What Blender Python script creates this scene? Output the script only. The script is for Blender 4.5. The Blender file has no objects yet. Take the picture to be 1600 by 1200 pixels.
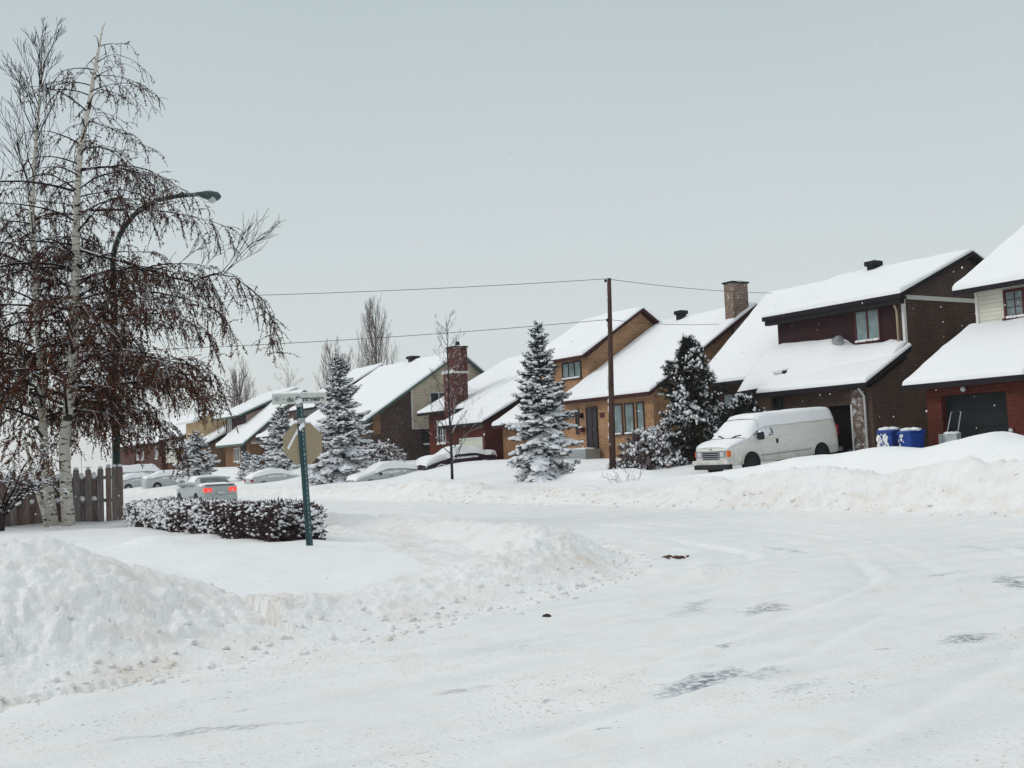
import bpy, bmesh, math, random
import numpy as np
from mathutils import Vector
R = math.radians
rnd = random.Random(7)
rng = np.random.default_rng(7)
scene = bpy.context.scene
# ---------------------------------------------------------------- camera
# World: X runs along the street (growing to the right), Y away across it, Z up.
cam_d = bpy.data.cameras.new('camera')
cam = bpy.data.objects.new('camera', cam_d)
scene.collection.objects.link(cam)
scene.camera = cam
FPX = 1750.0
cam_d.sensor_width = 36; cam_d.lens = 36 * FPX / 1600
cam_d.clip_start = .1; cam_d.clip_end = 2000
PIT, ROL, YAW = R(3.78), R(2.44), R(32.2)
EYE = np.array([0, 0, 1.7])
_f = np.array([-math.cos(YAW)*math.cos(PIT), math.sin(YAW)*math.cos(PIT), math.sin(PIT)])
_u0 = np.array([math.cos(YAW)*math.sin(PIT), -math.sin(YAW)*math.sin(PIT), math.cos(PIT)])
_r0 = np.array([math.sin(YAW), math.cos(YAW), 0])
_r = _r0*math.cos(ROL) - _u0*math.sin(ROL)
_u = _r0*math.sin(ROL) + _u0*math.cos(ROL)
from mathutils import Matrix
cam.matrix_world = Matrix(((_r[0], _u[0], -_f[0], 0), (_r[1], _u[1], -_f[1], 0), (_r[2], _u[2], -_f[2], 1.7), (0, 0, 0, 1)))
# ---------------------------------------------------------------- sky and sun
SUN_EL, SUN_AZ = R(37), R(206)          # overcast: very soft sun
world = bpy.data.worlds.new('World'); scene.world = world; world.use_nodes = True
nt = world.node_tree; nt.nodes.clear()
out = nt.nodes.new('ShaderNodeOutputWorld')
sky = nt.nodes.new('ShaderNodeTexSky'); sky.sky_type = 'NISHITA'; sky.sun_disc = False
sky.sun_elevation = SUN_EL; sky.sun_rotation = SUN_AZ
sky.air_density = 1; sky.dust_density = 3
bg1 = nt.nodes.new('ShaderNodeBackground'); bg1.inputs[1].default_value = .008
bg2 = nt.nodes.new('ShaderNodeBackground'); bg2.inputs[1].default_value = 1.0
tc = nt.nodes.new('ShaderNodeTexCoord'); sx = nt.nodes.new('ShaderNodeSeparateXYZ')
ramp = nt.nodes.new('ShaderNodeValToRGB')
cr = ramp.color_ramp
cr.elements[0].position = 0; cr.elements[0].color = (.655, .68, .67, 1)
cr.elements[1].position = 1; cr.elements[1].color = (.82, .84, .85, 1)
for p, c in ((.10, (.60, .645, .645, 1)), (.25, (.525, .585, .60, 1)), (.42, (.43, .505, .53, 1)), (.62, (.60, .66, .68, 1))):
    e = cr.elements.new(p); e.color = c
cn = nt.nodes.new('ShaderNodeTexNoise'); cn.inputs['Scale'].default_value = 1.4; cn.inputs['Detail'].default_value = 3
mixn = nt.nodes.new('ShaderNodeMath'); mixn.operation = 'MULTIPLY_ADD'; mixn.inputs[1].default_value = .16
addn = nt.nodes.new('ShaderNodeMath'); addn.operation = 'SUBTRACT'; addn.inputs[1].default_value = .08
nt.links.new(tc.outputs['Generated'], sx.inputs[0]); nt.links.new(tc.outputs['Generated'], cn.inputs['Vector'])
nt.links.new(cn.outputs[0], mixn.inputs[0]); nt.links.new(sx.outputs[2], mixn.inputs[2])
nt.links.new(mixn.outputs[0], addn.inputs[0]); nt.links.new(addn.outputs[0], ramp.inputs[0])
nt.links.new(ramp.outputs[0], bg2.inputs[0]); nt.links.new(sky.outputs[0], bg1.inputs[0])
ash = nt.nodes.new('ShaderNodeAddShader')
nt.links.new(bg1.outputs[0], ash.inputs[0]); nt.links.new(bg2.outputs[0], ash.inputs[1]); nt.links.new(ash.outputs[0], out.inputs[0])
sun_d = bpy.data.lights.new('sun', 'SUN'); sun_d.energy = .78; sun_d.angle = R(16); sun_d.color = (1, .97, .93)
sun = bpy.data.objects.new('sun', sun_d); scene.collection.objects.link(sun)
sun.rotation_euler = Vector((.30, .62, -.52)).to_track_quat('-Z', 'Y').to_euler()
vs = scene.view_settings
vs.view_transform = 'Standard'; vs.look = 'None'; vs.exposure = 0.11; vs.gamma = 1; vs.use_curve_mapping = False
scene.cycles.max_bounces = 6; scene.cycles.diffuse_bounces = 3; scene.cycles.transparent_max_bounces = 6
# ---------------------------------------------------------------- noise
def _hash(ix, iy, seed):
    h = (ix.astype(np.int64)*374761393 + iy.astype(np.int64)*668265263 + seed*1442695041) & 0xffffffff
    h = ((h ^ (h >> 13))*1274126177) & 0xffffffff
    h = (h ^ (h >> 16)) & 0xffffffff
    return h/4294967295.0
def vnoise(x, y, seed=0):
    x = np.asarray(x, float); y = np.asarray(y, float)
    ix = np.floor(x); iy = np.floor(y); fx = x-ix; fy = y-iy
    fx = fx*fx*(3-2*fx); fy = fy*fy*(3-2*fy)
    a = _hash(ix, iy, seed); b = _hash(ix+1, iy, seed); c = _hash(ix, iy+1, seed); d = _hash(ix+1, iy+1, seed)
    return (a*(1-fx)+b*fx)*(1-fy) + (c*(1-fx)+d*fx)*fy
def fbm(x, y, octv=4, seed=0, gain=.5):
    s = 0; a = 1; t = 0
    for k in range(octv):
        s = s + a*vnoise(np.asarray(x)*2**k + 17.3*k, np.asarray(y)*2**k - 9.1*k, seed+k); t += a; a *= gain
    return s/t - .5
def sstep(a, b, x):
    t = np.clip((np.asarray(x, float)-a)/(b-a), 0, 1); return t*t*(3-2*t)
# ---------------------------------------------------------------- materials
def nodes_of(name):
    m = bpy.data.materials.new(name); m.use_nodes = True
    return m, m.node_tree, m.node_tree.nodes['Principled BSDF']
def N(t, kind, **kw):
    n = t.nodes.new(kind)
    for k, v in kw.items(): n.inputs[k.replace('_', ' ')].default_value = v
    return n
def mathn(t, op, a=None, b=None, clamp=False):
    n = t.nodes.new('ShaderNodeMath'); n.operation = op; n.use_clamp = clamp
    for i, v in enumerate((a, b)):
        if v is None: continue
        if isinstance(v, (int, float)): n.inputs[i].default_value = v
        else: t.links.new(v, n.inputs[i])
    return n.outputs[0]
def mapr(t, v, a, b, c=0., d=1.):
    n = t.nodes.new('ShaderNodeMapRange'); n.clamp = True
    n.inputs[1].default_value = a; n.inputs[2].default_value = b; n.inputs[3].default_value = c; n.inputs[4].default_value = d
    t.links.new(v, n.inputs[0]); return n.outputs[0]
def mixc(t, fac, a, b):
    n = t.nodes.new('ShaderNodeMix'); n.data_type = 'RGBA'
    for sock, v in ((n.inputs['Factor'], fac), (n.inputs[6], a), (n.inputs[7], b)):
        if isinstance(v, (int, float)): sock.default_value = v
        elif isinstance(v, tuple): sock.default_value = (*v, 1)
        else: t.links.new(v, sock)
    return n.outputs[2]
def objcoord(t, scale=None):
    c = t.nodes.new('ShaderNodeTexCoord').outputs['Object']
    if scale is None: return c
    mp = t.nodes.new('ShaderNodeMapping'); mp.inputs['Scale'].default_value = scale
    t.links.new(c, mp.inputs[0]); return mp.outputs[0]
def noise(t, co, scale, detail=4, rough=.55):
    n = N(t, 'ShaderNodeTexNoise', Scale=scale, Detail=detail, Roughness=rough); t.links.new(co, n.inputs['Vector'])
    return n.outputs[0]
def bump(t, b, h, strength=.3, dist=.02):
    n = N(t, 'ShaderNodeBump', Strength=strength, Distance=dist); t.links.new(h, n.inputs['Height']); t.links.new(n.outputs[0], b.inputs['Normal'])
def plain(name, col, rough=.6, metal=0., var=.12, vscale=3., emit=None, spec=.22):
    m, t, b = nodes_of(name)
    co = objcoord(t); nz = noise(t, co, vscale, 5)
    lo = tuple(c*(1-var) for c in col); hi = tuple(min(1, c*(1+var)) for c in col)
    t.links.new(mixc(t, mapr(t, nz, .3, .7), lo, hi), b.inputs['Base Color'])
    b.inputs['Roughness'].default_value = rough; b.inputs['Metallic'].default_value = metal; b.inputs['Specular IOR Level'].default_value = spec
    if emit:
        b.inputs['Emission Color'].default_value = (*emit[0], 1); b.inputs['Emission Strength'].default_value = emit[1]
    return m
def snow_on(t, col, amount, scale=2.5, facing=None):
    """wind-blown snow sticking in ragged patches: mixes white over col"""
    co = objcoord(t)
    a = noise(t, co, scale, 3); b_ = noise(t, co, scale*14, 3, .7)
    f = mathn(t, 'ADD', mathn(t, 'MULTIPLY', a, .45), mathn(t, 'MULTIPLY', b_, .55))
    return mixc(t, mapr(t, f, .62-amount*.3, .66-amount*.3), col, (.86, .87, .9))
def brick(name, c1, c2, mortar, snow=0., row=.085):
    m, t, b = nodes_of(name)
    co = objcoord(t); s = N(t, 'ShaderNodeSeparateXYZ'); t.links.new(co, s.inputs[0])
    cb = N(t, 'ShaderNodeCombineXYZ'); t.links.new(mathn(t, 'ADD', s.outputs[0], s.outputs[1]), cb.inputs[0]); t.links.new(s.outputs[2], cb.inputs[1])
    br = N(t, 'ShaderNodeTexBrick'); br.inputs['Scale'].default_value = 1
    br.inputs['Color1'].default_value = (*c1, 1); br.inputs['Color2'].default_value = (*c2, 1); br.inputs['Mortar'].default_value = (*mortar, 1)
    br.inputs['Mortar Size'].default_value = .016; br.inputs['Brick Width'].default_value = .23; br.inputs['Row Height'].default_value = row
    br.inputs['Bias'].default_value = -.1
    t.links.new(cb.outputs[0], br.inputs['Vector'])
    nz = noise(t, co, .7, 4); nz2 = noise(t, co, 7, 3)
    k = mapr(t, mathn(t, 'ADD', mathn(t, 'MULTIPLY', nz, .6), mathn(t, 'MULTIPLY', nz2, .4)), .3, .7, .62, 1.3)
    mul = N(t, 'ShaderNodeMix'); mul.data_type = 'RGBA'; mul.blend_type = 'MULTIPLY'; mul.inputs['Factor'].default_value = 1
    t.links.new(br.outputs[0], mul.inputs[6]); t.links.new(k, mul.inputs[7])
    col = mul.outputs[2]
    if snow: col = snow_on(t, col, snow, 4.5)
    t.links.new(col, b.inputs['Base Color']); b.inputs['Roughness'].default_value = .9; b.inputs['Specular IOR Level'].default_value = .1
    bump(t, b, br.outputs['Fac'], -.5, .01)
    return m
def siding(name, c1, step=.14, snow=0.):
    m, t, b = nodes_of(name)
    co = objcoord(t); s = N(t, 'ShaderNodeSeparateXYZ'); t.links.new(co, s.inputs[0])
    fr = mathn(t, 'FRACT', mathn(t, 'DIVIDE', s.outputs[2], step))
    line = mapr(t, fr, .0, .16, .55, 1)
    nz = mapr(t, noise(t, co, 1.2, 4), .3, .7, .86, 1.1)
    mul = N(t, 'ShaderNodeMix'); mul.data_type = 'RGBA'; mul.blend_type = 'MULTIPLY'; mul.inputs['Factor'].default_value = 1
    mul.inputs[6].default_value = (*c1, 1); t.links.new(mathn(t, 'MULTIPLY', line, nz), mul.inputs[7])
    col = mul.outputs[2]
    if snow: col = snow_on(t, col, snow)
    t.links.new(col, b.inputs['Base Color']); b.inputs['Roughness'].default_value = .75; b.inputs['Specular IOR Level'].default_value = .15
    bump(t, b, fr, .5, .02)
    return m
def snow_mat(name, base=(.88, .885, .895), dirt=0., dirtcol=(.62, .52, .42), bumps=.35, bscale=9., specks=0.):
    m, t, b = nodes_of(name)
    co = objcoord(t)
    big = noise(t, co, .55, 4); fine = noise(t, co, bscale, 6, .65); mid = noise(t, co, bscale*.22, 5, .6)
    col = mixc(t, mapr(t, big, .3, .7), tuple(c*.975 for c in base), base)
    if dirt:
        f = mathn(t, 'MULTIPLY', mapr(t, mid, .42, .78), mapr(t, noise(t, co, .9, 3), .35, .62))
        col = mixc(t, mathn(t, 'MULTIPLY', f, dirt), col, dirtcol)
    if specks:
        sp = noise(t, co, 38, 2, .5); f = mathn(t, 'MULTIPLY', mapr(t, sp, .71, .76), mapr(t, noise(t, co, .8, 3), .42, .6))
        col = mixc(t, mathn(t, 'MULTIPLY', f, specks), col, (.30, .24, .18))
    t.links.new(col, b.inputs['Base Color']); b.inputs['Roughness'].default_value = .65; b.inputs['Specular IOR Level'].default_value = .25
    bump(t, b, mathn(t, 'ADD', fine, mathn(t, 'MULTIPLY', mid, 2.)), bumps, .05)
    return m
def glass_mat(name, col=(.035, .045, .05), rough=.08, frost=0.):
    m, t, b = nodes_of(name)
    co = objcoord(t)
    c = mixc(t, mapr(t, noise(t, co, 1.6, 3), .35, .65), tuple(x*.6 for x in col), tuple(x*1.3 for x in col))
    if frost: c = snow_on(t, c, frost, 3.)
    t.links.new(c, b.inputs['Base Color']); b.inputs['Roughness'].default_value = rough
    return m
def bark_mat(name, col, dark, birch=False, snow=.0):
    m, t, b = nodes_of(name)
    if birch:
        n1 = noise(t, objcoord(t, (3, 3, 14)), 1.5, 4, .6); n2 = noise(t, objcoord(t, (2, 2, 2.2)), 1.4, 3)
        f = mathn(t, 'MAXIMUM', mapr(t, n1, .56, .62), mapr(t, n2, .585, .63))
        c = mixc(t, f, mixc(t, mapr(t, noise(t, objcoord(t), 3, 3), .3, .7), tuple(x*.75 for x in col), col), dark)
    else:
        c = mixc(t, mapr(t, noise(t, objcoord(t, (8, 8, 1.5)), 2, 4), .35, .65), col, dark)
    if snow:
        g = N(t, 'ShaderNodeNewGeometry'); s = N(t, 'ShaderNodeSeparateXYZ'); t.links.new(g.outputs['Normal'], s.inputs[0])
        f = mathn(t, 'MULTIPLY', mapr(t, s.outputs[2], .35, .6), mapr(t, noise(t, objcoord(t), 2.2, 3), .56-snow*.3, .60-snow*.3))
        c = mixc(t, f, c, (.86, .87, .9))
    t.links.new(c, b.inputs['Base Color']); b.inputs['Roughness'].default_value = .9; b.inputs['Specular IOR Level'].default_value = .12
    return m
def leaf_mat(name, c1, c2, rough=.7):
    m, t, b = nodes_of(name)
    g = N(t, 'ShaderNodeNewGeometry')
    t.links.new(mixc(t, g.outputs['Random Per Island'], c1, c2), b.inputs['Base Color'])
    b.inputs['Roughness'].default_value = rough; b.inputs['Specular IOR Level'].default_value = .2
    return m
SCRAPES = [(-6.2, 5.14, -6.59, 6.09, 0.17, 1), (-8.56, 8.08, -8.93, 8.98, 0.14, 0.9), (-6.15, 8.05, -6.19, 8.74, 0.13, 1), (-8.52, 12.32, -7.68, 11.51, 0.16, 1), (-7.62, 1.71, -7.29, 2.79, 0.07, 0.55), (-6.14, 5.84, -6.4, 6.36, 0.12, 0.7), (-9.03, 7.61, -9.72, 8.61, 0.14, 0.5), (-7.24, 6.49, -7.27, 6.73, 0.06, 0.8), (-14.17, 13.93, -12.67, 13.33, 0.1, 0.6), (-11.5, 15.55, -10.74, 15.2, 0.1, 0.5), (-5.63, 4.08, -5.64, 4.21, 0.03, 0.8), (-6.51, 4.25, -6.53, 4.38, 0.03, 0.8), (-6.3, 7.48, -6.24, 7.61, 0.06, 0.8), (-8.59, 5.29, -8.98, 5.89, 0.06, 0.4)]
def road_mat():
    m, t, b = nodes_of('packed_snow_road')
    co = objcoord(t)
    big = noise(t, co, .35, 4); mid = noise(t, co, 2.2, 5, .6); fine = noise(t, co, 26, 4, .6)
    col = mixc(t, mapr(t, big, .3, .7), (.79, .80, .805), (.86, .855, .84))
    col = mixc(t, mapr(t, mid, .46, .72, 0, .55), col, (.77, .725, .67))
    # tracks pressed along the turning traffic
    trk = noise(t, objcoord(t, (1.5, .18, 1)), 1.6, 5, .6)
    col = mixc(t, mapr(t, trk, .50, .66, 0, .5), col, (.70, .725, .745))
    # tan grit
    g1 = noise(t, objcoord(t, (1.4, .9, 1)), 27, 3, .6)
    f = mathn(t, 'MULTIPLY', mapr(t, g1, .60, .67), mapr(t, noise(t, objcoord(t, (1, .5, 1)), .75, 3), .44, .60))
    col = mixc(t, mathn(t, 'MULTIPLY', f, .8), col, (.34, .27, .20))
    g2 = noise(t, objcoord(t, (1.6, .9, 1)), 24, 2, .5)
    f = mathn(t, 'MULTIPLY', mapr(t, g2, .73, .76), mapr(t, noise(t, co, .5, 3), .40, .55))
    col = mixc(t, mathn(t, 'MULTIPLY', f, .8), col, (.13, .12, .13))
    # scraped asphalt showing through, long ragged streaks
    sc = noise(t, objcoord(t, (1.5, .48, 1)), 1.25, 3, .55); sf = noise(t, objcoord(t, (5., 1.8, 1)), 5, 6, .75)
    sep = N(t, 'ShaderNodeSeparateXYZ'); wp = mathn(t, 'MULTIPLY', mathn(t, 'SUBTRACT', noise(t, co, 2.6, 4, .6), .5), .55)
    t.links.new(co, sep.inputs[0]); X = mathn(t, 'ADD', sep.outputs[0], wp); Y = mathn(t, 'ADD', sep.outputs[1], wp)
    worn = None
    for (xa, ya, xb, yb, w, k) in SCRAPES:                 # bare patches worn through by the traffic
        ln = math.hypot(xb-xa, yb-ya); dx, dy = (xb-xa)/ln, (yb-ya)/ln; mx, my = (xa+xb)/2, (ya+yb)/2
        px = mathn(t, 'SUBTRACT', X, mx); py = mathn(t, 'SUBTRACT', Y, my)
        al = mathn(t, 'DIVIDE', mathn(t, 'ADD', mathn(t, 'MULTIPLY', px, dx), mathn(t, 'MULTIPLY', py, dy)), ln*.55)
        ac = mathn(t, 'DIVIDE', mathn(t, 'SUBTRACT', mathn(t, 'MULTIPLY', py, dx), mathn(t, 'MULTIPLY', px, dy)), w)
        r2 = mathn(t, 'ADD', mathn(t, 'MULTIPLY', al, al), mathn(t, 'MULTIPLY', ac, ac))
        v = mapr(t, r2, 1.5, .15, 0, k); worn = v if worn is None else mathn(t, 'MAXIMUM', worn, v)
    f = mathn(t, 'MULTIPLY', mathn(t, 'MAXIMUM', worn, mapr(t, sc, .67, .76, 0, .7)), mapr(t, sf, .44, .55))
    col = mixc(t, mathn(t, 'MULTIPLY', f, .92), col, (.12, .14, .19))
    t.links.new(col, b.inputs['Base Color']); b.inputs['Roughness'].default_value = .55; b.inputs['Specular IOR Level'].default_value = .3
    bump(t, b, mathn(t, 'ADD', fine, mathn(t, 'ADD', mathn(t, 'MULTIPLY', mid, 1.6), mathn(t, 'MULTIPLY', trk, 1.5))), .35, .03)
    return m
M = {}
M['snow'] = snow_mat('fresh_snow', base=(.88, .885, .89), dirt=.14, dirtcol=(.72, .66, .6), bumps=.4, bscale=8)
M['roofsnow'] = snow_mat('roof_snow', base=(.88, .885, .90), bumps=.15, bscale=4)
M['treesnow'] = snow_mat('tree_snow', base=(.86, .87, .90), bumps=.1)
M['bank'] = snow_mat('ploughed_snow', base=(.885, .882, .878), dirt=.8, dirtcol=(.70, .60, .49), bumps=.65, bscale=11, specks=.7)
M['road'] = road_mat()
M['brownbrick'] = brick('brown_brick', (.082, .046, .034), (.055, .031, .025), (.12, .088, .072))
M['brownbricksnow'] = brick('brown_brick_snow', (.13, .075, .055), (.09, .05, .04), (.2, .16, .13), snow=.24)
M['redbrick'] = brick('red_brick', (.115, .020, .013), (.07, .013, .010), (.11, .045, .032))
M['redbricksnow'] = brick('red_brick_snow', (.105, .020, .015), (.06, .013, .012), (.11, .05, .04), snow=.13)
M['darkred'] = brick('dark_red_brick', (.10, .03, .024), (.07, .022, .02), (.13, .07, .055))
M['yellowbrick'] = brick('yellow_brick', (.41, .205, .092), (.22, .098, .047), (.40, .275, .18))
M['yellowbricksnow'] = brick('chimney_brick_snow', (.16, .085, .06), (.12, .06, .045), (.3, .24, .2), snow=.13)
M['orangebrick'] = brick('orange_brick', (.25, .115, .05), (.18, .08, .04), (.26, .17, .11))
M['graybrick'] = brick('dusky_brick', (.08, .044, .036), (.052, .029, .025), (.115, .085, .077), snow=.06)
M['brownside'] = siding('brown_siding', (.11, .075, .068))
M['plumside'] = siding('plum_siding', (.036, .014, .016), .18)
M['greyside'] = siding('grey_siding', (.30, .29, .29), .2)
M['cream'] = siding('cream_siding', (.66, .64, .55), .16)
M['beige'] = siding('beige_siding', (.56, .49, .37), .22)
M['tan'] = siding('tan_siding', (.50, .36, .215), .2)
M['pinkside'] = siding('dusty_pink_siding', (.34, .22, .19), .16, .05)
M['fascia'] = plain('dark_fascia', (.017, .014, .017), .7, spec=.12)
M['fasciared'] = plain('maroon_fascia', (.050, .016, .018), .7, spec=.12)
M['fasciagreen'] = plain('green_fascia', (.07, .12, .10), .6)
M['whitetrim'] = plain('white_trim', (.68, .69, .66), .5, var=.06)
M['redframe'] = plain('red_window_frame', (.085, .018, .020), .5)
M['darkframe'] = plain('dark_window_frame', (.05, .03, .028), .5)
M['glass'] = glass_mat('window_glass')
M['curtain'] = glass_mat('curtained_glass', (.16, .215, .22), .12)
M['doordark'] = plain('dark_garage_door', (.016, .020, .021), .6, spec=.12)
M['doorblack'] = plain('shadowy_door', (.009, .006, .008), .7, spec=.08)
M['doorcream'] = plain('cream_garage_door', (.62, .62, .52), .5, var=.05)
M['doorbrown'] = plain('brown_front_door', (.035, .028, .032), .5)
M['vent'] = plain('roof_vent_metal', (.012, .013, .022), .6, spec=.15)
M['pipe'] = plain('beige_downspout', (.45, .36, .24), .5)
M['pipewhite'] = plain('white_downspout', (.62, .62, .6), .5)
M['galv'] = plain('galvanised_metal', (.35, .37, .38), .4, .6)
M['polewood'] = bark_mat('pole_wood', (.095, .055, .046), (.05, .030, .027))
M['wire'] = plain('black_wire', (.03, .03, .035), .6)
M['lamp_green'] = plain('green_lamp_post', (.022, .045, .040), .45, .2)
M['lamphead'] = plain('lamp_housing', (.06, .085, .09), .4, .3)
M['lens'] = plain('lamp_lens', (.55, .58, .58), .15)
M['signpost'] = plain('teal_sign_post', (.06, .115, .125), .45, .5)
M['signback'] = plain('sign_back', (.34, .275, .185), .6, var=.06)
M['signface'] = plain('street_sign_face', (.56, .57, .53), .5, var=.08, vscale=9)
M['ink'] = plain('sign_lettering', (.035, .038, .055), .5)
M['fence'] = bark_mat('weathered_fence', (.25, .215, .21), (.15, .125, .122))
M['fencewarm'] = bark_mat('weathered_fence_warm', (.26, .195, .17), (.16, .115, .10))
M['birch'] = bark_mat('birch_bark', (.66, .63, .55), (.045, .035, .032), birch=True)
M['birchtwig'] = bark_mat('birch_branches', (.026, .014, .014), (.014, .008, .010), snow=.16)
M['twigs'] = bark_mat('bare_branches', (.045, .035, .037), (.025, .020, .022), snow=.5)
M['poplar'] = bark_mat('poplar_branches', (.20, .165, .15), (.13, .105, .10))
M['birchleaf'] = leaf_mat('dead_birch_leaves', (.15, .048, .018), (.034, .016, .012))
M['rustleaf'] = leaf_mat('rusty_leaves', (.22, .075, .018), (.055, .024, .013))
M['needle'] = leaf_mat('spruce_needles', (.026, .050, .057), (.010, .021, .026))
M['cedar'] = leaf_mat('cedar_foliage', (.024, .025, .018), (.009, .010, .008))
M['hedge'] = leaf_mat('hedge_twigs', (.105, .062, .062), (.036, .024, .027))
M['shrub'] = leaf_mat('shrub_twigs', (.24, .18, .17), (.11, .08, .085))
M['trunk'] = bark_mat('spruce_trunk', (.06, .045, .035), (.03, .022, .018))
def van_paint():
    m, t, b = nodes_of('frosted_white_paint')
    co = objcoord(t, (1.1, 1.1, 5)); st = noise(t, co, 2.6, 5, .65); salt = noise(t, objcoord(t), 5, 4, .6)
    s_ = N(t, 'ShaderNodeSeparateXYZ'); t.links.new(objcoord(t), s_.inputs[0])
    c = mixc(t, mapr(t, st, .42, .62, 0, .8), (.68, .685, .635), (.76, .765, .74))
    c = mixc(t, mathn(t, 'MULTIPLY', mapr(t, s_.outputs[2], .95, .35), mapr(t, salt, .35, .65, .1, .75)), c, (.36, .34, .30))
    t.links.new(c, b.inputs['Base Color']); b.inputs['Roughness'].default_value = .42; b.inputs['Specular IOR Level'].default_value = .35
    bump(t, b, st, .12, .02); return m
M['vanpaint'] = van_paint()
M['rubber'] = plain('black_rubber', (.016, .016, .018), .8)
M['blackplastic'] = plain('black_plastic', (.02, .02, .024), .5)
M['chrome'] = plain('grille_chrome', (.30, .31, .33), .3, .7)
M['headlamp'] = plain('headlamp_glass', (.55, .57, .60), .12)
M['amber'] = plain('amber_lens', (.75, .13, .02), .25)
M['redlens'] = plain('red_lens', (.30, .02, .025), .25)
M['brakelamp'] = plain('lit_brake_lamp', (.7, .03, .02), .3, emit=((1, .05, .03), 1.1))
M['silver'] = plain('silver_car_paint', (.40, .43, .43), .3, .35, var=.06)
M['frostsilver'] = plain('frosted_silver_paint', (.47, .49, .495), .5, .1, var=.1)
M['plum'] = plain('dark_plum_paint', (.030, .018, .032), .35)
M['carglass'] = glass_mat('car_glass', (.05, .07, .075), .12, .02)
M['frostglass'] = glass_mat('frosted_car_glass', (.13, .16, .165), .4, .55)
M['snowglass'] = glass_mat('van_side_glass', (.06, .075, .09), .3, .50)
M['binblue'] = plain('blue_bin_plastic', (.008, .045, .24), .4)
M['steel'] = plain('scoop_steel', (.42, .45, .46), .45, .3)
M['debris'] = plain('brown_debris', (.11, .055, .04), .9)
# ---------------------------------------------------------------- mesh helpers
LOC = {}
class MB:
    def __init__(s): s.v = []; s.f = []
    def add(s, V, F):
        b = len(s.v); s.v += [tuple(map(float, p)) for p in V]; s.f += [tuple(b+i for i in q) for q in F]; return s
    def box(s, x0, x1, y0, y1, z0, z1):
        V = [(x, y, z) for z in (z0, z1) for x, y in ((x0, y0), (x1, y0), (x1, y1), (x0, y1))]
        return s.add(V, [(3, 2, 1, 0), (4, 5, 6, 7), (0, 1, 5, 4), (1, 2, 6, 5), (2, 3, 7, 6), (3, 0, 4, 7)])
    def prism(s, poly, a, b, axis):
        """poly of 2-D points extruded along axis ('x': poly=(y,z); 'y': poly=(x,z); 'z': poly=(x,y))"""
        n = len(poly)
        mk = {'x': lambda p, k: (k, p[0], p[1]), 'y': lambda p, k: (p[0], k, p[1]), 'z': lambda p, k: (p[0], p[1], k)}[axis]
        V = [mk(p, a) for p in poly]+[mk(p, b) for p in poly]
        return s.add(V, [tuple(range(n)), tuple(range(2*n-1, n-1, -1))]+[(i, i+n, (i+1) % n+n, (i+1) % n) for i in range(n)])
    def tube(s, P, rad, k=6, cap=True):
        P = [np.array(p, float) for p in P]
        if not hasattr(rad, '__len__'): rad = [rad]*len(P)
        V = []; nrm = None
        for i, p in enumerate(P):
            d = P[min(i+1, len(P)-1)]-P[max(i-1, 0)]; d = d/(np.linalg.norm(d)+1e-9)
            if nrm is None:
                nrm = np.cross(d, [0, 0, 1.]) if abs(d[2]) < .95 else np.cross(d, [1., 0, 0])
            nrm = nrm-d*np.dot(nrm, d); nrm /= (np.linalg.norm(nrm)+1e-9); bi = np.cross(d, nrm)
            for j in range(k):
                a = 2*math.pi*j/k; V.append(p+rad[i]*(math.cos(a)*nrm+math.sin(a)*bi))
        F = [(i*k+j, i*k+(j+1) % k, (i+1)*k+(j+1) % k, (i+1)*k+j) for i in range(len(P)-1) for j in range(k)]
        if cap: F += [tuple(range(k))[::-1], tuple((len(P)-1)*k+j for j in range(k))]
        return s.add(V, F)
    def build(s, name, mat, parent=None, smooth=False, bevel=0, seg=2):
        return mesh_obj(name, np.array(s.v).reshape(-1, 3), s.f, mat, parent, smooth, bevel, seg)
def mesh_obj(name, V, F, mat, parent=None, smooth=False, bevel=0, seg=2, recalc=True):
    off = np.array(LOC.get(parent.name, (0, 0, 0))) if parent else np.zeros(3)
    me = bpy.data.meshes.new(name)
    V = np.asarray(V, float)-off
    if isinstance(F, np.ndarray):
        k = F.shape[1]
        me.vertices.add(len(V)); me.vertices.foreach_set('co', V.ravel())
        me.loops.add(F.size); me.loops.foreach_set('vertex_index', F.ravel().astype(np.int32))
        me.polygons.add(len(F)); me.polygons.foreach_set('loop_start', np.arange(0, F.size, k, dtype=np.int32))
        me.update(calc_edges=True)
    else:
        me.from_pydata(V.tolist(), [], F); me.update()
        if recalc and len(F) < 60000:
            bm = bmesh.new(); bm.from_mesh(me); bmesh.ops.recalc_face_normals(bm, faces=bm.faces); bm.to_mesh(me); bm.free()
    if smooth: me.polygons.foreach_set('use_smooth', np.ones(len(me.polygons), bool))
    me.materials.append(M[mat] if isinstance(mat, str) else mat)
    o = bpy.data.objects.new(name, me); scene.collection.objects.link(o)
    if name in ('snow_cover', 'fence_snow', 'stuck_snow') and mat == 'treesnow': o['kind'] = 'stuff'
    if parent: o.parent = parent; LOC[o.name] = tuple(off)
    if bevel:
        md = o.modifiers.new('bevel', 'BEVEL'); md.width = bevel; md.segments = seg; md.limit_method = 'ANGLE'; md.angle_limit = R(40)
    return o
def thing(name, label, cat, loc, group=None):
    o = bpy.data.objects.new(name, None); scene.collection.objects.link(o)
    o.location = loc; o.empty_display_size = .3; o['label'] = label; o['category'] = cat
    if group: o['group'] = group
    LOC[o.name] = tuple(loc); return o
def tag(o, label=None, cat=None, group=None, kind=None):
    for k, v in (('label', label), ('category', cat), ('group', group), ('kind', kind)):
        if v: o[k] = v
    return o
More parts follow.
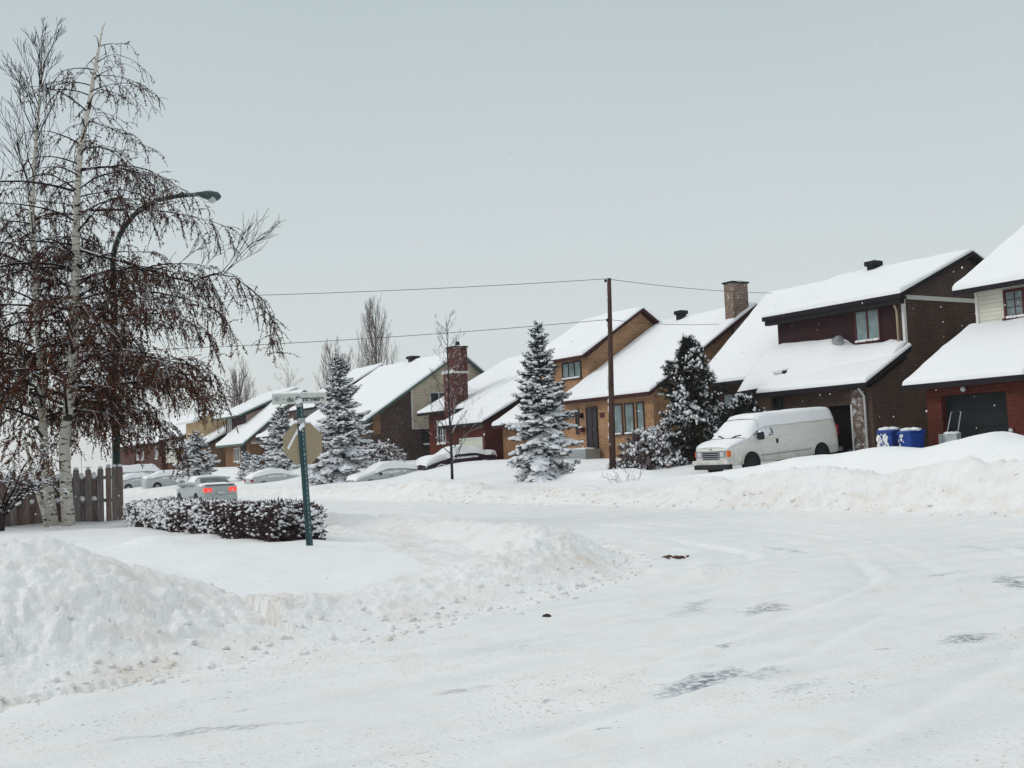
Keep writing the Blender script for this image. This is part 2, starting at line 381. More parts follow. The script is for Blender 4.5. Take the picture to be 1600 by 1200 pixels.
# rounded lump used for snow: subdivided octahedron
def _lump():
    bm = bmesh.new(); bmesh.ops.create_icosphere(bm, subdivisions=1, radius=1)
    V = np.array([v.co[:] for v in bm.verts]); F = np.array([[v.index for v in f.verts] for f in bm.faces]); bm.free(); return V, F
LV, LF = _lump()
def lumps(C, S, jit=.18):
    """C (N,3) centres, S (N,3) radii -> verts, faces"""
    C = np.asarray(C, float); S = np.asarray(S, float); n = len(C)
    V = LV[None]*(1+jit*(rng.random((n, len(LV), 1))-.5)*2)
    a = rng.random(n)*6.283; ca, sa = np.cos(a)[:, None], np.sin(a)[:, None]
    x = V[:, :, 0]*S[:, None, 0]; y = V[:, :, 1]*S[:, None, 1]; z = V[:, :, 2]*S[:, None, 2]
    V = np.stack((x*ca-y*sa, x*sa+y*ca, z), -1)+C[:, None]
    F = LF[None]+(np.arange(n)*len(LV))[:, None, None]
    return V.reshape(-1, 3), F.reshape(-1, 3)
def blades(P, D, W, width):
    """tapering triangles from P along D (with length), side vector W"""
    P = np.asarray(P); D = np.asarray(D); W = np.asarray(W)
    W = W/(np.linalg.norm(W, axis=1, keepdims=True)+1e-9)*np.asarray(width).reshape(-1, 1)
    V = np.stack((P-W, P+W, P+D), 1).reshape(-1, 3)
    return V, np.arange(len(V)).reshape(-1, 3)
def diamonds(P, D, W, width):
    P = np.asarray(P); D = np.asarray(D); W = np.asarray(W)
    W = W/(np.linalg.norm(W, axis=1, keepdims=True)+1e-9)*np.asarray(width).reshape(-1, 1)
    V = np.stack((P, P+D*.5+W, P+D, P+D*.5-W), 1).reshape(-1, 3)
    return V, np.arange(len(V)).reshape(-1, 4)
def unit(v): return v/(np.linalg.norm(v, axis=-1, keepdims=True)+1e-9)
# ---------------------------------------------------------------- terrain
TOE = np.array([(-8.6, -40), (-9.0, -4), (-9.3, 1.2), (-9.9, 3.4), (-10.6, 5.8), (-12.2, 9.2), (-14.4, 11.3), (-17.5, 12.5), (-24, 13.2), (-70, 13.6), (-400, 15)])
def toe_dist(s, n):
    d = np.full(s.shape, 1e9)
    for (a, b) in zip(TOE[:-1], TOE[1:]):
        ab = b-a; t = np.clip(((s-a[0])*ab[0]+(n-a[1])*ab[1])/(ab@ab), 0, 1)
        d = np.minimum(d, np.hypot(s-a[0]-t*ab[0], n-a[1]-t*ab[1]))
    # inside (the corner lot) when left of the toe line: compare with toe s at this n, street n at this s
    sn = np.interp(n, TOE[:9, 1], TOE[:9, 0]); ns = np.interp(-s, -TOE[:, 0], TOE[:, 1])
    inside = (n < 13.2) & (s < sn) | (s < -24) & (n < ns)
    return np.where(inside, d, -d)
_hb2 = np.array([(-400, .3), (-75, .3), (-69, .25), (-61, .62), (-53, .5), (-47.5, .72), (-43.6, .92), (-40.5, .62), (-37.6, .05), (-35, .4), (-33, .74), (-30.7, .42), (-29, .16), (-27.4, .6), (-26, .92), (-21, 1.0), (-15.4, 1.12), (0, 1.1), (60, 1)])
_hb3 = np.array([(-400, 0), (-60, 0), (-45, .7), (-39, 1.0), (-36.4, 1.08), (-33.6, .74), (-31.5, .80), (-29.7, .98), (-26.6, 1.30), (-24.7, 1.45), (-23, 1.52), (-21.8, 1.42), (-20.5, 1.66), (-19.4, 1.84), (-18.5, 1.62), (-16, 1.4), (0, 1.2), (60, 1)])
_zh = np.array([(-400, 2.2), (-110, 2.0), (-80, 1.9), (-60, 1.65), (-45, 1.45), (-38, 1.2), (60, 1.2)])
_pil = np.array([(-40, .7), (-4, .9), (1.0, 1.18), (2.2, 1.10), (3.0, .72), (3.9, .38), (5.0, .22), (6.5, .2), (8, .34), (9.5, .50), (11, .5), (13, .45)])
def terrain(s, n):
    d = toe_dist(s, n)
    # corner lot
    lot = .42*sstep(1.2, 5.5, d)+.10*sstep(0, 1.2, d)
    hb = np.where(s > -15, np.interp(n, _pil[:, 0], _pil[:, 1]), .42)
    pk = np.where((s > -15) & (n < 4), 2.9, 1.5)
    prof = np.where(d < pk, sstep(-.1, 1, d/pk)**.9, 1-sstep(0, 1, (d-pk)/(pk*1.1)))
    lump = fbm(s*.8, n*.8, 3, 3)
    lot = lot+np.clip(d/3, 0, 1)*(.13*fbm(s*.55, n*.55, 3, 13)+.05*fbm(s*1.7, n*1.7, 2, 15))+.16*np.exp(-((s+18.2)**2+(n-4.6)**2)/.25)
    zl = np.maximum(lot, hb*prof*(1+.25*lump))*(d > 0) + np.where(d > 0, .05*lump, 0)
    # the far yards climb to the houses
    zh = np.interp(s, _zh[:, 0], _zh[:, 1])
    yard = .42*sstep(21.4, 23, n)+.33*sstep(23, 28.5, n)+(zh-.75)*sstep(28, 34, n)
    yard = yard*(1+.05*fbm(s*.3, n*.3, 2, 9))
    wob = .5*fbm(s*.25, n*0+3, 3, 5)
    k = (n-21.5-wob)
    b2 = np.interp(s, _hb2[:, 0], _hb2[:, 1])*np.where(k < 1.7, sstep(0, 1, k/1.7)**.8, 1-sstep(0, 1, (k-1.7)/2.4))*(1+.75*fbm(s*.45, n*.45, 4, 21))
    b3 = np.interp(s, _hb3[:, 0], _hb3[:, 1])*np.exp(-((n-28.2)/1.5)**4)
    b3 = b3*(1+.10*fbm(s*.6, n*.6, 3, 33))
    zf = np.maximum(np.maximum(yard, b2*(k > 0)), b3)
    drive = np.exp(-((s+32.6)/1.5)**4)*sstep(28.6, 29.3, n)*(1-sstep(36, 36.6, n))
    zf = zf*(1-drive)+drive*(.68+.062*(n-29.6))
    z = np.where(n > 18, zf, zl)
    bank = np.clip(np.maximum(np.exp(-((d-pk*.6)/(pk*.75))**4)*(d > -.5), np.exp(-((k-1.4)/1.7)**4)*(n > 18)), 0, 1)
    wide = sstep(7.0, 8.6, n)*sstep(.2, 1, d)*(1-sstep(5, 8, d))*sstep(-30, -24, s)*(n < 18)
    bank = np.maximum(bank, wide*.8)
    rough = np.abs(fbm(s*2.3, n*2.3, 5, 41, .6))*np.where(n > 18, .36, .19+.10*wide)+np.abs(fbm(s*7, n*7, 3, 47, .6))*.13
    near = np.clip(1-np.hypot(s+10, n-4)/16, 0, 1)
    toez = np.exp(-((d-.9)/.9)**2)*near
    rough = rough+toez*(.035*sstep(.60, .66, vnoise(s*5, n*5, 48))+.05*sstep(.62, .68, vnoise(s*9+3, n*9, 49))+.03*sstep(.6, .66, vnoise(s*17, n*17, 50)))+near*.10*np.abs(fbm(s*11, n*11, 4, 52, .65))
    z = z+bank*(rough-.04)*np.clip(z*3, 0, 1)+wide*.16*fbm(s*.9, n*.9, 3, 44)
    # road: tyre ruts and ploughed ridges running with the traffic
    rd = (d < 0) & (n < 21.5)
    ruts = .045*np.abs(fbm(s*1.5+.25*n, n*.14, 3, 55))+.020*fbm(s*4, n*3, 3, 57)+.03*fbm(s*.35, n*.2, 2, 58)
    edge = np.exp(-((d+.35)/.28)**2)*.11*np.clip(fbm(s*1.2, n*1.2, 4, 61)+.25, 0, 1)+np.exp(-((d+1.15)/.16)**2)*.07*np.clip(fbm(s*1.1, n*.5, 3, 63)+.3, 0, 1)
    q = d+.35*fbm(s*.25, n*.25, 2, 66)
    for k_, a_ in ((1.9, .030), (3.45, .032), (4.3, .022), (5.8, .026), (7.6, .02), (9.1, .022)):
        trk = np.exp(-((q+k_)/.12)**2)*.8-.9*np.exp(-((q+k_-.22)/.10)**2)
        ruts = ruts+1.2*a_*trk*np.clip(.6+2.2*fbm(s*.6, n*.3, 2, 67+int(k_*10)), 0, 1.3)
    z = z+np.where(rd, ruts*1.0+edge, 0)
    z = z+.02*fbm(s*1.1, n*1.1, 3, 71)
    return z, d, k
def zat(s, n): return float(terrain(np.array([float(s)]), np.array([float(n)]))[0][0])
def build_terrain():
    th = np.concatenate((np.linspace(-180, -40, 40)[:-1], np.linspace(-40, 40, 620), np.linspace(40, 180, 40)[1:]))
    rr = np.concatenate((np.linspace(.05, 2.5, 12)[:-1], np.exp(np.linspace(math.log(2.5), math.log(60), 640)), np.exp(np.linspace(math.log(60), math.log(1500), 90))[1:]))
    base = math.atan2(math.sin(YAW), -math.cos(YAW))
    A = base-np.radians(th)
    s = rr[:, None]*np.cos(A)[None]; n = rr[:, None]*np.sin(A)[None]
    z, d, k = terrain(s, n)
    far = sstep(180, 500, rr)[:, None]
    z = z*(1-far)+2.0*far
    V = np.stack((s, n, z), -1).reshape(-1, 3)
    nr, na = s.shape
    i = np.arange(nr*na).reshape(nr, na)
    F = np.stack((i[:-1, :-1], i[1:, :-1], i[1:, 1:], i[:-1, 1:]), -1).reshape(-1, 4)
    ds = d.reshape(-1)[F[:, 0]]; ks = k.reshape(-1)[F[:, 0]]; nn = V[F[:, 0], 1]; ss = V[F[:, 0], 0]
    w = .8*fbm(ss*.5, nn*.5, 3, 81)
    road = (ds < -.25+w*.3) & (ks < .1+w*.3)
    pk = np.where((ss > -15) & (nn < 4), 4.2, 2.3)+4.5*sstep(7, 9, nn)*sstep(-30, -24, ss)*(nn < 18)
    bank = ~road & (((ds >= -1) & (ds < pk+w) & (nn < 18)) | ((nn >= 18) & (ks < 3.4+w*2)))
    for name, mk, mat in (('road', road, 'road'), ('snowbank', bank, 'bank'), ('ground', ~road & ~bank, 'snow')):
        f = F[mk]; used, inv = np.unique(f, return_inverse=True)
        o = mesh_obj(name, V[used], inv.reshape(-1, 4), mat, smooth=True)
        o['kind'] = 'structure'
build_terrain()
# clods of broken snow along the ploughed edges
def build_clods():
    C = []; S = []
    for _ in range(1500):
        if rng.random() < .72:
            t = rng.random()**1.2; q = -3.5+t*16
            s0 = np.interp(q, TOE[:9, 1], TOE[:9, 0]); s = s0-abs(rng.normal(0, .55))+.35; n = q+rng.normal(0, .2)
            r = .008+.040*rng.random()**4
        else:
            s = -12-rng.random()*32; n = 21.5+abs(rng.normal(0, .6)); r = .012+.055*rng.random()**4
        C.append((s, n, zat(s, n)+r*.12)); S.append((r*(.7+.9*rng.random()), r*(.7+.9*rng.random()), r*(.5+.5*rng.random())))
    V, F = lumps(C, S, .45)
    o = mesh_obj('snow_clods', V, F, 'bank'); tag(o, 'loose clods of ploughed snow along the bank', kind='stuff')
build_clods()
# ---------------------------------------------------------------- house helpers
def roof(root, prof, s0, s1, mat='fascia', thick=.20, snow=.26, lumpy=.05, seed=0, name='roof', front=True, back=True):
    """roof slab following prof [(y,z)...] from s0 to s1 with its lying snow as a sub-part"""
    snow *= .72
    mb = MB(); low = [(y, z-thick) for y, z in reversed(prof)]
    mb.prism(list(prof)+low, s0, s1, 'x')
    r = mb.build(name, mat, root)
    P = np.array(prof); seg = np.hypot(*np.diff(P, axis=0).T); L = np.concatenate(([0], np.cumsum(seg)))
    tot = L[-1]
    e = [0, .02, .06, .12, .28]
    tt = np.unique(np.concatenate((e, np.linspace(.28, tot-.28, max(4, int(tot/.28))), tot-np.array(e))))
    W = s1-s0
    ss = np.unique(np.concatenate((e, np.linspace(.28, W-.28, max(4, int(W/.28))), W-np.array(e))))
    y = np.interp(tt, L, P[:, 0]); z = np.interp(tt, L, P[:, 1])
    zb = np.zeros_like(z)
    for w in np.linspace(-.35, .35, 9): zb += np.interp(np.clip(tt+w, 0, tot), L, P[:, 1])/9
    SS, TT = np.meshgrid(ss, tt, indexing='ij')
    ed = np.minimum(SS, W-SS)
    if front: ed = np.minimum(ed, TT)
    if back: ed = np.minimum(ed, tot-TT)
    q = np.clip(ed/.20, 0, 1); prof_h = np.sqrt(1-(1-q)**2)
    wx = SS+s0; f = fbm(wx*.45+seed*7, TT*.45, 3, 90+seed); f2 = fbm(wx*2.2, TT*2.2+seed*5, 3, 120+seed)
    h = snow*prof_h*(1+1.0*f+.3*f2)
    jig = (fbm(TT*1.6+seed, wx*0+3, 3, 140+seed))*.14*np.exp(-ed/.2)
    Z = z[None]*(1-q)+np.maximum(zb, z)[None]*q+h+.006
    X = wx+np.where(SS < W/2, -1, 1)*np.abs(jig)*(q > 0)
    Y = np.broadcast_to(y[None], SS.shape)-np.where(TT < .3, 1, 0)*.05*prof_h
    V = np.stack((X, Y, Z), -1).reshape(-1, 3)
    a, b = SS.shape; i = np.arange(a*b).reshape(a, b)
    F = np.stack((i[:-1, :-1], i[1:, :-1], i[1:, 1:], i[:-1, 1:]), -1).reshape(-1, 4)
    mesh_obj('roof_snow', V, F, 'roofsnow', r, smooth=True)
    return r
def window_front(root, y, s0, s1, z0, z1, frame='whitetrim', glass='glass', div=2, bars=0, fw=.06, sill=True, snowsill=True, name='window'):
    mb = MB()
    for a, b, c, d in ((s0-fw, s0, z0-fw, z1+fw), (s1, s1+fw, z0-fw, z1+fw), (s0, s1, z1, z1+fw), (s0, s1, z0-fw, z0)): mb.box(a, b, y-.055, y+.03, c, d)
    for k in range(1, div):
        x = s0+(s1-s0)*k/div; mb.box(x-fw*.55, x+fw*.55, y-.05, y+.03, z0, z1)
    for k in range(div):
        xa, xb = s0+(s1-s0)*k/div, s0+(s1-s0)*(k+1)/div
        for j in range(1, bars+1):
            zz = z0+(z1-z0)*j/(bars+1); mb.box(xa+.04, xb-.04, y-.035, y+.02, zz-.014, zz+.014)
        if bars: mb.box((xa+xb)/2-.014, (xa+xb)/2+.014, y-.036, y+.02, z0, z1)
    w = mb.build(name, frame, root)
    MB().box(s0, s1, y-.018, y+.02, z0, z1).build('pane', glass, w)
    if sill:
        MB().box(s0-fw-.05, s1+fw+.05, y-.13, y+.02, z0-fw-.07, z0-fw-.002).build('sill', frame, w)
    if snowsill:
        n = max(4, int((s1-s0)/.14)); C = [(s0+(s1-s0)*(k+.5)/n, y-.08, z0-fw+.02) for k in range(n)]
        V, F = lumps(C, [((s1-s0)/n*.9, .09, .07)]*n, .15); mesh_obj('sill_snow', V, F, 'roofsnow', w, smooth=True)
    return w
def window_side(root, x, y0, y1, z0, z1, frame='whitetrim', glass='glass', div=2, fw=.06, sill=True, name='window'):
    mb = MB()
    for a, b, c, d in ((y0-fw, y0, z0-fw, z1+fw), (y1, y1+fw, z0-fw, z1+fw), (y0, y1, z1, z1+fw), (y0, y1, z0-fw, z0)): mb.box(x-.03, x+.055, a, b, c, d)
    for k in range(1, div):
        q = y0+(y1-y0)*k/div; mb.box(x-.03, x+.05, q-fw*.5, q+fw*.5, z0, z1)
    w = mb.build(name, frame, root)
    MB().box(x-.02, x+.018, y0, y1, z0, z1).build('pane', glass, w)
    if sill:
        MB().box(x-.02, x+.13, y0-.1, y1+.1, z0-fw-.08, z0-fw-.002).build('sill', frame, w)
        n = 6; C = [(x+.09, y0+(y1-y0)*(k+.5)/n, z0-fw+.05) for k in range(n)]
        V, F = lumps(C, [(.10, (y1-y0)/n*.9, .09)]*n, .15); mesh_obj('sill_snow', V, F, 'roofsnow', w, smooth=True)
    return w
def vent(root, s, y, z, w=.62, name='roof_vent'):
    mb = MB(); mb.box(s-w*.36, s+w*.36, y-w*.36, y+w*.36, z-.25, z+.14); mb.box(s-w*.5, s+w*.5, y-w*.5, y+w*.5, z+.14, z+.36)
    v = mb.build(name, 'vent', root, bevel=.03)
    V, F = lumps([(s, y, z+.37)], [(w*.46, w*.46, .06)], .15); mesh_obj('vent_snow', V, F, 'roofsnow', v, smooth=True)
def garage_panel_door(root, y, s0, s1, z0, z1, mat, frame=None, name='garage_door'):
    mb = MB(); n = 4
    for k in range(n):
        a, b = z0+(z1-z0)*k/n, z0+(z1-z0)*(k+1)/n
        mb.box(s0, s1, y-.03, y+.02, a+.012, b-.012)
    mb.box(s0, s1, y, y+.03, z0, z1)
    d = mb.build(name, mat, root)
    if frame:
        f = MB(); f.box(s0-.09, s0, y-.07, y+.02, z0, z1+.09); f.box(s1, s1+.09, y-.07, y+.02, z0, z1+.09); f.box(s0, s1, y-.07, y+.02, z1, z1+.09)
        f.build('frame', frame, d)
def downspout(root, x, y, z0, z1, mat='pipe', elbow=.45):
    mb = MB(); mb.tube([(x, y-elbow, z1), (x, y-elbow*.8, z1-.10), (x, y-.06, z1-.42), (x, y-.06, z0)], .045, 8)
    mb.build('downspout', mat, root, smooth=True)
def front_wall(root, y, s0, s1, z1, opening, mat, depth=.45, z0=0, name='wall'):
    """front wall with one opening (a,b,ztop)"""
    a, b, zt = opening; mb = MB()
    mb.box(s0, a, y, y+depth, z0, z1); mb.box(b, s1, y, y+depth, z0, z1); mb.box(a, b, y, y+depth, zt, z1)
    return mb.build(name, mat, root)
def chimney(root, parts, mat, cap=True, name='chimney', flue=None):
    mb = MB()
    for (a, b, c, d, e, f) in parts: mb.box(a, b, c, d, e, f)
    ch = mb.build(name, mat, root)
    a, b, c, d, e, f = parts[-1]
    if cap:
        MB().box(a-.07, b+.07, c-.07, d+.07, f, f+.09).build('chimney_cap', 'vent', ch)
        V, F = lumps([(a+(b-a)*.3, (c+d)/2, f+.11), (a+(b-a)*.75, (c+d)/2, f+.10)], [((b-a)*.42, (d-c)*.5, .07)]*2, .1)
        mesh_obj('chimney_snow', V, F, 'roofsnow', ch, smooth=True)
    if flue:
        MB().tube([(*flue, f), (*flue, f+.42)], .15, 10).build('flue', 'vent', ch)
    return ch
# ================================================================ house at the right edge: cream upper floor, red brick garage
h = thing('brick_house', 'red brick and cream house at the right edge with dark garage door', 'house', (-24.6, 34.8, 1.2), 'houses across the street')
front_wall(h, 34.8, -26.75, -22.5, 3.72, (-26.12, -23.5, 3.28), 'redbrick', .5)
b = MB(); b.prism([(35.35, 0), (35.35, 3.9), (38.4, 5.9), (38.4, 0)], -26.745, -22.505, 'x'); b.build('garage_body', 'redbrick', h)
MB().box(-22.498, -12, 36.0, 46, 0, 4.4).build('wall', 'redbrick', h)
b = MB(); b.prism([(38.2, 3.5), (38.2, 7.35), (44.2, 10.9), (50.2, 7.35), (50.2, 0), (38.4, 0)], -26.75, -12, 'x'); b.build('upper_wall', 'cream', h)
garage_panel_door(h, 35.12, -26.12, -23.5, .9, 3.28, 'doordark')
roof(h, [(34.2, 3.75), (38.25, 5.98)], -27.3, -22.4, back=False, seed=1, snow=.25)
roof(h, [(35.5, 4.52), (38.25, 5.985)], -22.38, -11.5, back=False, seed=2, snow=.25)
roof(h, [(37.5, 7.42), (44.2, 11.2), (50.9, 7.42)], -27.3, -11.5, seed=3, snow=.3)
w = window_front(h, 38.2, -25.5, -23.35, 6.25, 7.12, 'redframe', 'curtain', 3, 2, .10, snowsill=True)
MB().box(-26.80, -26.70, 38.14, 38.24, 6, 7.3).build('corner_trim', 'whitetrim', h)
lp = MB(); lp.tube([(-25.0, 34.80, 3.50), (-25.0, 34.62, 3.52)], .035, 8); l_ = lp.build('wall_lamp', 'vent', h)
V, F = lumps([(-25.0, 34.56, 3.46)], [(.10, .10, .12)], .05); mesh_obj('globe', V, F, 'lens', l_, smooth=True)
lp = MB(); lp.tube([(-23.28, 34.8, 1.95), (-23.28, 34.66, 1.95)], .03, 8); l_ = lp.build('wall_lamp', 'vent', h)
V, F = lumps([(-23.28, 34.6, 1.92)], [(.08, .08, .09)], .05); mesh_obj('globe', V, F, 'lens', l_, smooth=True)
# ================================================================ brown house with long upper floor and garage
h = thing('brick_house', 'dark brown brick house with plum upper floor, behind the white van', 'house', (-30.4, 36.2, 1.1), 'houses across the street')
front_wall(h, 36.2, -36.0, -30.76, 3.92, (-34.9, -31.43, 3.30), 'brownbrick', .5)
b = MB(); b.prism([(36.75, 0), (36.75, 4.2), (38.6, 5.15), (38.6, 0)], -35.99, -30.77, 'x'); b.build('garage_body', 'brownbrick', h)
MB().box(-31.42, -30.765, 36.15, 36.3, 0, 3.9).build('pillar', 'brownbricksnow', h)
b = MB(); b.prism([(36.2, 0), (36.2, 3.94), (38.5, 5.10), (38.5, 7.62), (47.2, 7.62), (47.2, 0)], -30.75, -30.4, 'x'); b.build('side_wall', 'brownbrick', h)
b = MB(); b.prism([(38.45, 7.625), (42.83, 9.62), (47.2, 7.625)], -30.76, -30.42, 'x'); b.build('gable', 'brownside', h)
MB().box(-30.5, -30.36, 38.7, 47.1, 7.60, 7.78).build('gable_trim', 'whitetrim', h)
MB().box(-30.46, -30.34, 38.42, 38.56, 5.7, 7.6).build('corner_trim', 'whitetrim', h)
b = MB(); b.prism([(38.3, 0), (38.3, 5.2), (42.9, 9.3), (47.2, 7.4), (47.2, 0)], -42.0, -30.77, 'x'); b.build('wall', 'brownbrick', h)
MB().box(-37.5, -30.78, 38.44, 40.5, 5, 7.7).build('upper_wall', 'plumside', h)
roof(h, [(35.6, 4.10), (38.52, 5.62)], -36.25, -30.15, back=False, seed=4, snow=.22)
roof(h, [(37.3, 4.92), (42.9, 9.78), (47.8, 7.5)], -42.4, -36.27, seed=5, snow=.22, name='main_roof')
roof(h, [(37.85, 7.76), (42.83, 9.82), (47.8, 7.6)], -37.9, -30.0, seed=6, snow=.26, name='upper_roof')
MB().box(-37.8, -30.1, 37.92, 38.2, 7.36, 7.60).build('soffit', 'fascia', h)
# drift lying against the upper wall
def drift(root):
    ss = np.linspace(-37.7, -30.3, 46); tt = np.linspace(0, 1, 14)
    hz = np.interp(ss, [-37.7, -37.2, -34.2, -33.5, -33.1, -31.4, -31.1, -30.3], [6.42, 6.50, 6.36, 6.26, 5.98, 5.92, 6.0, 5.80])+.05*fbm(ss*1.2, ss*0, 3, 5)
    ln = np.interp(ss, [-37.7, -36, -34, -30.3], [2.6, 2.4, 1.9, .9])
    V = []
    for a, z, l in zip(ss, hz, ln):
        for t in tt:
            y = 38.43-l*t; zr = 4.10+(y-35.6)*.5205+.15; V.append((a, y, zr+(z-zr)*(1-t)**1.3-.10*sstep(.85, 1, t)))
    k = len(tt); F = [(i*k+j, i*k+j+1, (i+1)*k+j+1, (i+1)*k+j) for i in range(len(ss)-1) for j in range(k-1)]
    F += [tuple(range(k)), tuple((len(ss)-1)*k+j for j in range(k))[::-1]]
    mesh_obj('drift', V, F, 'roofsnow', root, smooth=True)
drift(h)
window_front(h, 38.44, -32.85, -31.65, 6.12, 7.34, 'redframe', 'curtain', 2, 0, .07)
garage_panel_door(h, 36.6, -34.9, -31.43, .9, 3.30, 'doorblack')
MB().box(-31.47, -31.40, 36.13, 36.22, .9, 3.3).build('door_trim', 'whitetrim', h)
window_front(h, 36.2, -35.72, -35.3, 3.05, 3.78, 'fascia', 'glass', 1, 0, .05, sill=False, snowsill=False)
window_front(h, 38.3, -41.2, -39.2, 3.05, 4.35, 'darkframe', 'curtain', 3, 0, .08)
b = MB(); b.box(-37.6, -36.7, 38.24, 38.34, 1.2, 3.5); b.box(-37.66, -36.64, 38.2, 38.34, 3.5, 3.6); b.build('door', 'doorblack', h)
vent(h, -35.1, 42.5, 9.86, .62)
downspout(h, -30.68, 36.14, .9, 4.0, 'pipewhite'); downspout(h, -30.62, 38.38, 5.6, 7.55, 'pipe', .3)
b = MB(); b.box(-36.05, -35.35, 36.55, 37.15, 4.55, 5.05); sk = b.build('skylight', 'fascia', h, bevel=.03)
V, F = lumps([(-35.85, 36.75, 5.02), (-35.65, 36.95, 5.1)], [(.42, .4, .12)]*2, .1); mesh_obj('skylight_snow', V, F, 'roofsnow', sk, smooth=True)
b = MB(); b.tube([(-33.75, 38.1, 6.20), (-33.42, 37.95, 6.22)], .20, 14); b.tube([(-33.42, 37.95, 6.22), (-33.37, 37.93, 6.225)], [.20, .12], 14)
b.tube([(-33.7, 38.05, 6.2), (-33.7, 38.2, 5.6)], .04, 6); b.build('satellite_dish', 'galv', h, smooth=False)
# ================================================================ yellow brick house
h = thing('brick_house', 'yellow brick house with tall brick chimney behind the wooden pole', 'house', (-47, 36, 1.4), 'houses across the street')
b = MB(); b.prism([(36, 0), (36, 4.72), (43.2, 9.15), (49, 5.6), (49, 0)], -52.3, -43.9, 'x'); b.build('wall', 'yellowbrick', h)
b = MB(); b.prism([(37.8, 0), (37.8, 7.3), (41.75, 10.0), (45.6, 7.3), (45.6, 0)], -57.0, -51.8, 'x'); b.build('upper_wall', 'yellowbrick', h)
b = MB(); b.prism([(36.2, 0), (36.2, 3.72), (38.2, 4.9), (38.2, 0)], -58.8, -51.9, 'x'); b.build('garage_wall', 'orangebrick', h)
roof(h, [(35.5, 4.72), (43.2, 9.40), (49.6, 5.6)], -51.7, -43.55, 'fasciared', seed=7, snow=.26, name='main_roof')
roof(h, [(37.15, 7.36), (41.75, 10.22), (46.2, 7.3)], -57.5, -51.4, 'fasciared', seed=8, snow=.24, name='upper_roof')
roof(h, [(35.6, 3.72), (38.0, 5.15), (43, 8.0)], -59.1, -51.72, 'fasciared', seed=9, snow=.24, name='garage_roof', back=False)
MB().box(-43.92, -43.84, 36.3, 40, 4.55, 4.66).build('gable_trim', 'whitetrim', h)
window_front(h, 37.8, -54.3, -52.5, 6.25, 7.10, 'fascia', 'curtain', 3, 0, .06)
for a, bb in ((-47.15, -46.5), (-46.2, -45.55), (-45.2, -44.72)):
    window_front(h, 36, a, bb, 2.78, 4.22, 'darkframe', 'curtain', 1, 0, .07)
dr = MB(); dr.box(-49.55, -48.72, 35.93, 36.05, 2.06, 4.2); dr.box(-49.62, -49.55, 35.9, 36.05, 2.06, 4.28); dr.box(-48.72, -48.65, 35.9, 36.05, 2.06, 4.28); dr.box(-49.55, -48.72, 35.9, 36.05, 4.2, 4.28)
dr.box(-49.1, -49.06, 35.90, 35.93, 2.1, 4.15)
d_ = dr.build('door', 'doorbrown', h); MB().box(-48.86, -48.82, 35.86, 35.93, 3.0, 3.14).build('handle', 'chrome', d_)
st = MB(); st.box(-49.9, -48.4, 34.9, 35.88, 1.0, 2.0); st.build('doorstep', 'galv', h)
V, F = lumps([(-49.15+.4*i, 35.3, 2.02) for i in (-1, 0, 1)], [(.45, .5, .08)]*3, .1); mesh_obj('step_snow', V, F, 'roofsnow', h, smooth=True)
window_front(h, 36, -50.62, -50.42, 2.9, 4.2, 'darkframe', 'glass', 1, 0, .05, sill=False, snowsill=False)
ml = MB(); ml.box(-50.2, -49.85, 35.75, 35.98, 2.95, 3.2); mo = ml.build('mailbox', 'redframe', h, bevel=.02)
V, F = lumps([(-50.02, 35.86, 3.23)], [(.2, .13, .06)], .1); mesh_obj('mailbox_snow', V, F, 'roofsnow', mo, smooth=True)
np_ = MB(); np_.box(-48.42, -48.02, 35.94, 35.99, 3.66, 3.92); np_.build('house_plaque', 'redframe', h, bevel=.02)
lm = MB(); lm.box(-50.12, -49.95, 35.8, 35.98, 3.72, 4.0); lm.build('wall_lamp', 'fascia', h)
chimney(h, [(-44.28, -43.62, 41.55, 42.65, 0, 10.50)], 'yellowbricksnow', flue=None)
vent(h, -49.4, 42.9, 9.45, .60)
# ================================================================ red brick house with garage and chimney
h = thing('brick_house', 'red brick house with cream garage door and stepped chimney', 'house', (-66, 36, 1.6), 'houses across the street')
b = MB(); b.prism([(36, 0), (36, 3.98), (46, 9.0), (46, 0)], -65.6, -60.6, 'x'); b.build('garage_wall', 'redbrick', h)
b = MB(); b.prism([(38.4, 0), (38.4, 5.05), (46, 8.95), (50, 6.8), (50, 0)], -72.6, -65.62, 'x'); b.build('wall', 'redbrick', h)
roof(h, [(35.55, 4.02), (45.9, 9.18), (51, 6.6)], -65.9, -60.2, 'fascia', seed=11, snow=.27, name='garage_roof')
roof(h, [(37.8, 5.24), (45.9, 9.3), (51, 6.6)], -73.3, -65.92, 'fascia', seed=12, snow=.24, name='main_roof')
garage_panel_door(h, 35.99, -63.7, -60.95, .9, 3.02, 'doorcream', 'whitetrim')
window_front(h, 38.4, -71.2, -69.05, 3.05, 4.5, 'whitetrim', 'glass', 3, 2, .10)
chimney(h, [(-68.95, -67.55, 37.75, 38.9, 0, 7.75), (-68.7, -67.55, 37.95, 38.95, 7.75, 9.55)], 'redbricksnow', flue=(-67.9, 38.4))
MB().box(-69.02, -67.5, 37.66, 38.98, 7.75, 7.87).build('chimney_ledge', 'whitetrim', h)
V, F = lumps([(-68.9+.28*i, 37.8, 7.92) for i in range(5)], [(.24, .16, .09)]*5, .1); mesh_obj('ledge_snow', V, F, 'roofsnow', h, smooth=True)
